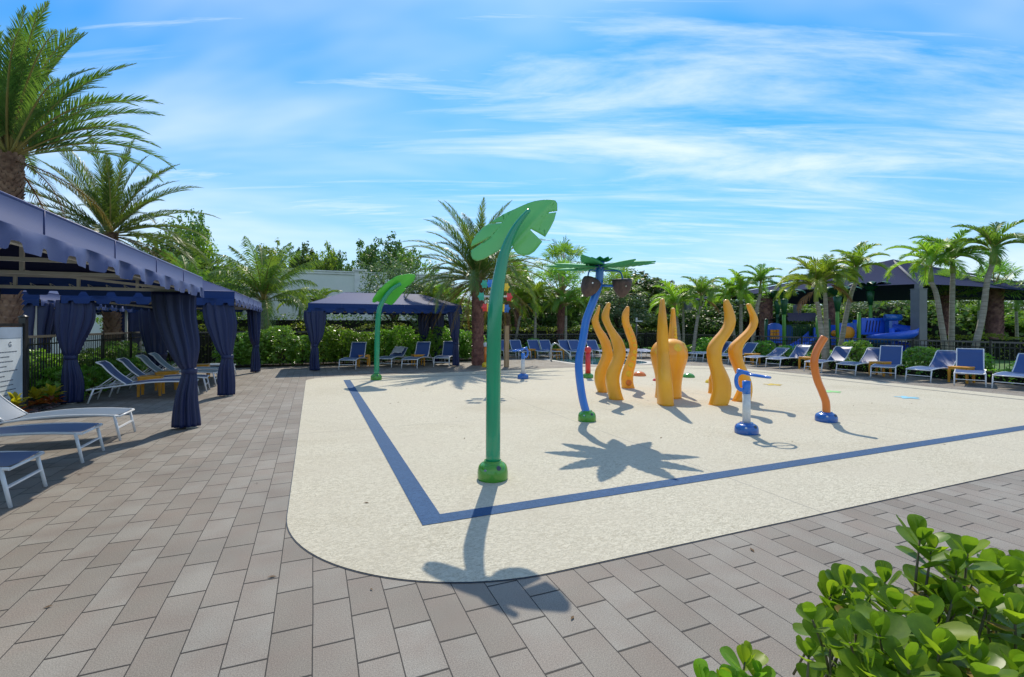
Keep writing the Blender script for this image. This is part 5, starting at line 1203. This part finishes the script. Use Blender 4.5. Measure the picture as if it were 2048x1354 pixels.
def shrub(loc, k, label, sx=1, sz=1, group='leafy shrubs along the fences'):
    o = bpy.data.objects.new('shrub', SM[k]); sc.collection.objects.link(o); o.location = loc; o.scale = (sx, sx, sz); o.rotation_euler = (0, 0, (loc[0]*7) % 6.28)
    tag(o, label, 'shrub', group)
ords = ['first', 'second', 'third', 'fourth', 'fifth', 'sixth', 'seventh', 'eighth', 'ninth', 'tenth', 'eleventh', 'twelfth', 'thirteenth', 'fourteenth', 'fifteenth', 'sixteenth']
for i in range(13):
    s_ = -2.9+i*0.82; shrub(W(s_, 21.85+0.1*math.sin(i*3)), i % 2, 'bright leafy shrub in front of the fence behind the far cabana, %s from the left' % ords[i], 0.95, (0.84+0.2*abs(math.sin(i*2.1))))
for i in range(9):
    shrub(W(-6.0+0.1*math.sin(i*2), 12.4+i*0.95), i % 2, 'shrub behind the left railing, %s counting away from the sign' % ords[i], 0.9, 0.62+0.08*math.sin(i))
for i in range(4):
    shrub(W(-5.0, 13.3+i*1.35), 2+i % 2, 'low shrub between the middle left cabana and its railing, %s from the sign' % ords[i], 0.9, 0.9)
for i in range(13):
    shrub(W(8.0+i*0.82, 24.35), 2+i % 2, 'low shrub behind the far loungers, %s from the left' % ords[i], 0.9, 0.9+0.2*math.sin(i*1.9))
for i in range(15):
    shrub(W(18.75, 4.6+i*1.22+0.2*math.sin(i*5)), 2+i % 2, 'low shrub along the playground railing, %s from the right edge' % ords[i], 1.25, (1.05+0.25*math.sin(i*2.3)))
# low ground shrubs in front of the right railing
hedge('low dark ground hedge along the foot of the playground railing', W(18.25, 3), W(18.25, 23.5), 0.5, 0.34, 0.07, 'clusia', dens=260)
# crotons
def croton(loc, label, k):
    r_ = random.Random(k); root = thing('croton', label, 'croton plant', loc, 0, 'crotons beside the sign')
    for nm, m_, zc, n in (('top_leaves', 'croton1', 0.30, 24), ('lower_leaves', 'croton2', 0.14, 26)):
        mb = MB()
        for i in range(n):
            a = i*2.4+r_.uniform(-.3, .3); el = r_.uniform(0.2, 1.2) if nm == 'top_leaves' else r_.uniform(-0.1, 0.6); d = Vector((math.cos(a)*math.cos(el), math.sin(a)*math.cos(el), math.sin(el))); s_ = Vector((-math.sin(a), math.cos(a), 0)); l_ = r_.uniform(0.16, 0.26); c = Vector((0, 0, zc*r_.uniform(0.7, 1.1)))
            mb.add([c, c+d*l_*.35+s_*l_*.17, c+d*l_*.7+s_*l_*.15, c+d*l_-Vector((0, 0, .03)), c+d*l_*.7-s_*l_*.15, c+d*l_*.35-s_*l_*.17, c+d*l_*.55-Vector((0, 0, .012))], [(0, 1, 6), (1, 2, 6), (2, 3, 6), (3, 4, 6), (4, 5, 6), (5, 0, 6)])
        mb.build(nm, M[m_], root)
croton(G(62, 822)+Vector((0, 0.1, 0)), 'yellow and red croton nearest to the sign post', 1); croton(G(103, 815), 'yellow green croton right of the first one', 2); croton(G(30, 838), 'low orange croton at the foot of the sign', 3); croton(W(-5.0, 14.6), 'yellow croton behind the first deep blue lounger', 4); croton(W(-5.0, 16.2), 'yellow croton between the grey blue loungers', 5); croton(W(-5.0, 17.8), 'far yellow croton behind the pale lounger', 6)

# ------------------------------------------------------------------ wall and far building
root = thing('boundary_wall', 'tall pale wall with coping and a pilaster behind the far cabana', 'wall', W(-16, 36), RZ)
mb = MB(); mb.box((13, 0, 2.6), (26, 0.3, 5.2)); mb.build('panel', M['stucco'], root)
mb = MB(); mb.box((13, 0, 5.28), (26.1, 0.46, 0.16)); mb.box((13, 0, 5.40), (26.2, 0.58, 0.08)); mb.build('coping', M['stucco2'], root)
for x in (19.05, 9.0): 
    m2 = MB(); m2.box((x, -0.02, 2.75), (0.75, 0.5, 5.5)); m2.box((x, -0.02, 5.55), (0.95, 0.7, 0.12)); m2.build('pilaster', M['stucco2'], root)
root = thing('far_building', 'white building glimpsed below the canopy corner', 'building', Vector(((1455-1024)/F*52, 52, 0)), RZ)
mb = MB(); mb.box((0, 0, 2.0), (9, 5, 4.0)); mb.build('wall', M['stucco2'], root)
mb = MB(); mb.box((0, 0, 4.1), (9.4, 5.4, 0.2)); mb.build('roof', M['stucco'], root)
# ------------------------------------------------------------------ shade canopy
root = thing('shade_canopy', 'huge dark blue fabric shade roof over the playground', 'shade canopy', Vector((20.4, 24.2, 0)))
o0 = Vector((20.4, 24.2, 0))
Cc = [Vector((20.4, 24.2, 3.72))-o0, Vector((12.7, 34.8, 3.42))-o0, Vector((26, 44, 3.5))-o0, Vector((31, 24.2, 2.85))-o0]; ap = Vector((23.7, 30.0, 5.75))-o0
mb = MB()
for a, b in zip(Cc, Cc[1:]+Cc[:1]):
    n = 16; vs = []; fs = []
    for j in range(n+1):
        for i in range(n+1):
            e = a.lerp(b, i/n); mid = math.sin(math.pi*i/n)
            inw = (ap-e); inw.z = 0; e = e+inw*0.09*mid+Vector((0, 0, 0.22*mid))
            f = j/n; p = e.lerp(ap, f); p.z -= 0.16*math.sin(math.pi*f); vs.append(p)
    for j in range(n):
        for i in range(n): fs.append((j*(n+1)+i, j*(n+1)+i+1, (j+1)*(n+1)+i+1, (j+1)*(n+1)+i))
    mb.add(vs, fs, 0, True)
o = mb.build('fabric', M['shade'], root)
for k, c in enumerate(Cc):
    m2 = MB(); zt = 3.45; q = Vector((c.x, c.y, 0))
    m2.box((q.x, q.y, zt/2), (0.46, 0.46, zt), R(10)); pl = m2.build('pillar', M['grey'], root)
    m2 = MB(); m2.box((q.x, q.y, zt+0.14), (0.24, 0.24, 0.27), R(10)); m2.box((q.x, q.y, zt+0.015), (0.5, 0.5, 0.03), R(10)); m2.build('bracket', M['grey'], pl)
m2 = MB()
for a in Cc: m2.tube([a+Vector((0, 0, -0.03)), ap+Vector((0, 0, -0.08))], 0.06, 8)
m2.build('rafters', M['grey'], root)
# ------------------------------------------------------------------ playground
Yp = 26.0
def pp(u, v, Y=Yp): return P(u, v, Y)
o0 = Vector(((1690-1024)/F*Yp, Yp, 0))
root = thing('playground', 'blue and green playground tower with slides under the shade roof', 'playground', o0)
def panel(name, u0, v0, u1, v1, Y, mat, th=0.08, arch=False):
    a = pp(u0, v0, Y)-o0; b = pp(u1, v1, Y)-o0; mb = MB()
    if arch:
        n = 16; pts = [(a.x, b.z), (b.x, b.z)]; cx = (a.x+b.x)/2; rx = (b.x-a.x)/2; zs = a.z-rx*0.55
        pts += [(cx+rx*math.cos(math.pi*i/n), zs+rx*0.55*math.sin(math.pi*i/n)) for i in range(n+1)]
        k = len(pts); mb.add([(x, Y-Yp-th/2, z) for x, z in pts]+[(x, Y-Yp+th/2, z) for x, z in pts], [tuple(range(k)), tuple(reversed(range(k, 2*k)))]+[(i, i+k, (i+1) % k+k, (i+1) % k) for i in range(k)])
    else: mb.box(((a.x+b.x)/2, Y-Yp, (a.z+b.z)/2), (abs(b.x-a.x), th, abs(b.z-a.z)))
    return mb.build(name, mat, root)
def gpost(u, vt, Y, mat='pggreen', r=0.075, top=None):
    p = pp(u, vt, Y)-o0; mb = MB(); mb.tube([(p.x, p.y, 0), (p.x, p.y, p.z)], r, 12); mb.lathe([(r*1.1, p.z-.02), (r*1.1, p.z+.02), (0.02, p.z+.07)], (p.x, p.y, 0), 12); po = mb.build('post', M[mat], root)
    if top:
        m2 = MB()
        m2.lathe([(0.10, p.z-0.75), (0.16, p.z-0.3), (0.20, p.z+0.0), (0.1, p.z+.05)], (p.x, p.y, 0), 10)
        for k in range(7):
            a = k*0.9+u; vs = []; fs = []
            for i in range(9):
                f = i/8; rr = 0.1+0.95*f; z = p.z+0.05+0.42*math.sin(f*2.4); w_ = 0.22*math.sin(math.pi*(f*0.9+0.08)); c = Vector((p.x+math.cos(a)*rr, p.y+math.sin(a)*rr, z)); s_ = Vector((-math.sin(a), math.cos(a), 0))*w_
                vs += [c-s_, c+Vector((0, 0, .05)), c+s_]
            for i in range(8): fs += [(3*i, 3*i+1, 3*i+4, 3*i+3), (3*i+1, 3*i+2, 3*i+5, 3*i+4)]
            m2.add(vs, fs, 0, True)
        m2.build('leaf_topper', M['pgdark'], po)
pnl = panel('arched_panel', 1535, 646, 1564, 686, 25.5, M['pgblue'], arch=True)
m2 = MB(); a = pp(1540, 659, 25.4)-o0; b = pp(1558, 678, 25.4)-o0
for i in range(3):
    for j in range(3): m2.box((a.x+(b.x-a.x)*(i+.5)/3, -0.62+0.0, b.z+(a.z-b.z)*(j+.5)/3), ((b.x-a.x)/3-0.02, 0.06, (a.z-b.z)/3-0.02))
m2.build('window_grid', M['pgorange'], pnl)
panel('arched_panel', 1568, 650, 1584, 690, 27.0, M['pgblue'], arch=True)
panel('low_wall', 1536, 694, 1566, 716, 25.5, M['pgblue'])
for (u0, u1) in ((1573, 1632),):
    m2 = MB()
    for i in range(19):
        u = u0+(u1-u0)*i/18; p = pp(u, 648, 26)-o0; q = pp(u, 684, 26)-o0; m2.bar(p, q, 0.03)
    m2.build('barrier', M['pgdark'], root)
panel('deck', 1570, 684, 1634, 690, 26.3, M['pgpurple'], 1.6)
# zigzag roof
m2 = MB()
for r_i in range(3):
    for i in range(9):
        u = 1578+i*6.2+(3 if r_i % 2 else 0); v = 640-r_i*4.2; Yq = 25.4+r_i*0.35
        c = pp(u, v, Yq)-o0; m2.add([(c.x-.1, c.y, c.z+.16), (c.x+.1, c.y, c.z+.16), (c.x+.1, c.y-.05, c.z), (c.x, c.y-.07, c.z-.09), (c.x-.1, c.y-.05, c.z)], [(0, 1, 2, 3, 4)])
c0 = pp(1577, 640, 25.5)-o0; c1 = pp(1632, 640, 25.5)-o0; c2 = pp(1632, 633, 26.6)-o0; c3 = pp(1582, 633, 26.6)-o0
m2.add([c0, c1, c2+Vector((0, 0, .1)), c3+Vector((0, 0, .1))], [(0, 1, 2, 3)]); m2.add([c0+Vector((0, 2.4, 0)), c1+Vector((0, 2.4, 0)), c2+Vector((0, 0, .1)), c3+Vector((0, 0, .1))], [(0, 1, 2, 3)])
m2.build('roof', M['pgroof'], root)
# small slide
m2 = MB(); a = pp(1628, 672, 25.6)-o0; b = pp(1585, 704, 24.4)-o0; S = spline([a, a.lerp(b, .35)+Vector((0, 0, -.05)), a.lerp(b, .8), b+Vector((-.3, 0, .05))], 16)
for i in range(15):
    p, q = S[i], S[i+1]; d = (q-p).normalized(); s_ = d.cross(Vector((0, 0, 1))).normalized()*0.26; up = Vector((0, 0, .24))
    m2.add([p-s_+up, p-s_, p+s_, p+s_+up, q-s_+up, q-s_, q+s_, q+s_+up], [(0, 1, 5, 4), (1, 2, 6, 5), (2, 3, 7, 6)], 0, True)
sl_ = m2.build('slide', M['pgblue'], root); md = sl_.modifiers.new('s', 'SOLIDIFY'); md.thickness = 0.04
panel('slide_entry', 1627, 655, 1636, 676, 25.8, M['pgblue'])
# round window panel
rp = panel('round_window_panel', 1678, 646, 1712, 686, 25.0, M['pgblue'])
m2 = MB(); c = pp(1695, 666, 25.0)-o0; r = 13.2/F*25
m2.loft([m2.ring((c.x, c.y-y_, c.z), (1, 0, 0), (0, 0, 1), q, q, 28) for q, y_ in ((r, 0.02), (r, 0.07), (r*.85, 0.11), (r*.4, 0.14), (0.02, 0.15))]); m2.build('bubble_window', M['pgorange'], rp)
rp = panel('round_window_panel', 1660, 650, 1674, 690, 27.0, M['pgblue'])
m2 = MB(); c = pp(1667, 667, 27.0)-o0; r = 6.5/F*27
m2.loft([m2.ring((c.x, c.y-y_, c.z), (1, 0, 0), (0, 0, 1), q, q, 24) for q, y_ in ((r, 0.02), (r, 0.07), (0.02, 0.1))]); m2.build('bubble_window', M['pgorange'], rp)
# tall slotted panel
sp_ = panel('slotted_panel', 1722, 636, 1777, 669, 25.2, M['pgblue'])
m2 = MB()
for i in range(5):
    u = 1730+i*6.2; a = pp(u+3.5, 641, 25.2)-o0; b = pp(u, 664, 25.2)-o0
    m2.bar(a+Vector((0, -0.045, 0)), b+Vector((0, -0.045, 0)), 0.075, 0.02)
m2.build('slots', M['pgroof'], sp_)
panel('side_roof', 1706, 640, 1722, 648, 25.8, M['pgblue'])
m2 = MB(); a = pp(1780, 634, 24.8)-o0
m2.tube([pp(1769, 635, 24.9)-o0, pp(1802, 635, 24.7)-o0], 0.17, 14); m2.build('slide_hood', M['bbase'], root)
panel('slide_tower', 1777, 641, 1795, 676, 25.4, M['pgblue'], 0.1); panel('slide_tower_edge', 1774, 642, 1780, 682, 24.9, M['bbase'], 0.3)
# spiral slide
m2 = MB(); cen = pp(1784, 700, 24.6)-o0; n = 54; R0 = 0.72
for i in range(n):
    ring = []
for i in range(n+1):
    f = i/n; a = R(75)-R(470)*f*0.93; z0_ = (CH+(HZ-662)/F*24.6)*(1-f)+0.30*f
    cx, cy = cen.x, cen.y; o_ = Vector((math.cos(a), math.sin(a), 0))
    for (q, dz) in ((R0-0.38, 0.30), (R0-0.36, 0.04), (R0-0.2, -0.04), (R0, -0.05), (R0+0.2, 0.0), (R0+0.32, 0.14), (R0+0.34, 0.42)):
        m2.v.append(tuple(Vector((cx, cy, z0_+dz))+o_*q))
for i in range(n):
    for j in range(6): m2.f.append((i*7+j, i*7+j+1, (i+1)*7+j+1, (i+1)*7+j)); m2.m.append(0); m2.sm.append(True)
sl_ = m2.build('spiral_slide', M['pgblue'], root); md = sl_.modifiers.new('s', 'SOLIDIFY'); md.thickness = 0.045
m2 = MB(); m2.tube([(cen.x, cen.y, 0), (cen.x, cen.y, 1.5)], 0.13, 14); m2.build('slide_post', M['pgblue'], root)
for (u, vt, Y, mt, tp_) in ((1532.5, 640, 25.6, 'pgdark', None), (1568, 600, 25.0, 'pggreen', 1), (1555, 602, 27.4, 'pgdark', 1), (1635, 634, 25.2, 'pggreen', None), (1658, 640, 27.0, 'pgdark', None), (1675, 594, 25.0, 'pggreen', 1), (1697, 640, 27.5, 'pgdark', None), (1718, 627, 24.7, 'pggreen', None), (1741, 583, 26.5, 'pggreen', 1)):
    gpost(u, vt, Y, mt, 0.085, tp_)
root = thing('notice_board', 'white notice board standing behind the slide', 'notice board', Vector(((1808-1024)/F*27, 27, 0)))
mb = MB(); mb.box((0, 0, 0.85), (1.15, 0.06, 1.0)); mb.build('board', M['board'], root)
for x in (-0.55, 0.62): m2 = MB(); m2.box((x, 0.03, 0.75), (0.08, 0.08, 1.5)); m2.build('post', M['fence'], root)

# ------------------------------------------------------------------ foreground shrub
def fg_shrub(label, tips, fill, seed, size=0.086, org=(1.45, 1.6, 0)):
    r_ = random.Random(seed); org = Vector(org); root = thing('broad_leaf_shrub', label, 'shrub', org, 0, 'shrubs in the foreground')
    old = MB(); yng = MB(); stem = MB(); wit = MB()
    def leaf(mb, c, d, up, l_):
        s_ = d.cross(up)
        if s_.length < 1e-3: s_ = d.cross(Vector((1, 0, 0)))
        s_.normalize(); nn = s_.cross(d).normalized(); rows = 9; vs = []; fs = []
        prof = (0.06, 0.26, 0.50, 0.73, 0.90, 0.99, 0.98, 0.86, 0.62, 0.10)
        cv = r_.uniform(-0.10, 0.16)
        for i in range(rows+1):
            f = (0, .12, .26, .40, .54, .67, .79, .89, .96, 1.0)[i]; w_ = l_*0.33*prof[i]; cc = c+d*l_*f+nn*(cv*l_*f*f)
            for q in (-1, -0.5, 0, 0.5, 1): vs.append(cc+s_*w_*q+nn*(0.10*w_*q*q*2))
        for i in range(rows):
            for j in range(4): fs.append((i*5+j, i*5+j+1, (i+1)*5+j+1, (i+1)*5+j))
        mb.add([v-org for v in vs], fs, 0, True)
    def whorl(c, ax, n, young=0.35, scl=1.0):
        u = ax.cross(Vector((0.31, 0.22, 1))).normalized(); v = ax.cross(u); b0 = r_.uniform(0, 6)
        for k in range(n):
            pr = k//2; b = b0+(math.pi if k % 2 else 0)+pr*math.pi/2+r_.uniform(-.25, .25); sp = (0.25+0.36*pr)*r_.uniform(.8, 1.2)
            d = (ax*math.cos(sp)+(u*math.cos(b)+v*math.sin(b))*math.sin(sp)).normalized()
            cc = c-ax*0.012*pr*scl*1.3; l_ = size*scl*(0.72+0.16*pr)*r_.uniform(.85, 1.15)
            leaf(wit if (pr > 1 and r_.random() < 0.06) else yng if r_.random() < young*(1.1-0.3*pr) else old, cc, d, ax, min(l_, size*1.35*scl))
    for (u, v, Y, scl, n) in tips:
        c = P(u, v, Y); bs = Vector((c.x*0.9+org.x*0.1+r_.uniform(-.06, .06), Y*0.8+org.y*0.2, max(0.05, c.z-r_.uniform(.22, .38)))); ax = (c-bs).normalized()
        stem.tube([bs-org, (bs+c)/2-org+Vector((r_.uniform(-.02, .02), 0, 0)), c-org], [0.0050, 0.0042, 0.0032], 6)
        whorl(c, ax, n, 0.4, scl)
        for q in (0.45, 0.75):
            cc = c.lerp(bs, q*0.8); 
            for sg in (-1, 1):
                d = (ax*0.5+ax.cross(Vector((r_.gauss(0, 1), r_.gauss(0, 1), r_.gauss(0, 1)))).normalized()*0.9).normalized(); leaf(old, cc, d, ax, size*r_.uniform(.8, 1.15)*scl)
    for (x0, x1, y0, y1, topf, n) in fill:
        for _ in range(n):
            x = r_.uniform(x0, x1); y = r_.uniform(y0, y1)
            if x/y < 0.64: continue
            z = topf(x, y)*r_.uniform(0.35, 1.0)
            c = Vector((x, y, z)); ax = Vector((r_.gauss(0, .35), r_.gauss(0, .35)-0.1, 1)).normalized(); whorl(c, ax, r_.choice((5, 6, 7, 8)), 0.25, r_.uniform(.85, 1.1))
            stem.tube([c-org, c-ax*0.16-org+Vector((0, 0.02, -.1))], [0.0035, 0.0045], 5)
    old.build('leaves', M['fgleaf'], root); yng.build('young_leaves', M['fgyoung'], root)
    if wit.v: wit.build('withered_leaves', M['withered'], root)
    stem.build('stems', M['stem'], root)
tips = [(1840, 1072, 1.62, 1.1, 8), (1862, 1105, 1.6, 1.0, 7), (1935, 1108, 1.60, 1.1, 8), (1912, 1140, 1.58, 1.0, 7), (1660, 1280, 1.45, 0.9, 7), (1625, 1240, 1.45, 0.85, 6), (1618, 1310, 1.42, 0.8, 5), (1700, 1285, 1.4, 0.9, 6), (1790, 1215, 1.5, 1.0, 7), (1850, 1235, 1.42, 1.1, 8), (1905, 1200, 1.5, 1.0, 7),
        (1990, 1165, 1.6, 1.0, 8), (2035, 1150, 1.65, 1.0, 8), (1975, 1210, 1.45, 1.0, 7), (1760, 1270, 1.38, 1.05, 8), (1880, 1300, 1.3, 1.1, 8), (2030, 1240, 1.4, 1.0, 8), (1820, 1330, 1.28, 1.0, 8), (1740, 1345, 1.3, 1.0, 7), (1950, 1320, 1.28, 1.0, 7), (2030, 1340, 1.28, 1.0, 8)]
fg_shrub('glossy broad leaved shrub filling the bottom right corner', tips, [(1.05, 2.0, 1.22, 1.9, lambda x, y: 0.80-0.35*(y-1.4)+0.22*(x-1.2), 190)], 3)
fg_shrub('small leafy sprig poking up at the bottom edge', [(1490, 1325, 1.5, 0.9, 8), (1512, 1352, 1.48, 0.85, 6), (1405, 1366, 1.45, 0.85, 5), (1450, 1375, 1.46, 0.85, 6), (1480, 1385, 1.44, 0.9, 8)], [], 8, org=(0.7, 1.55, 0))
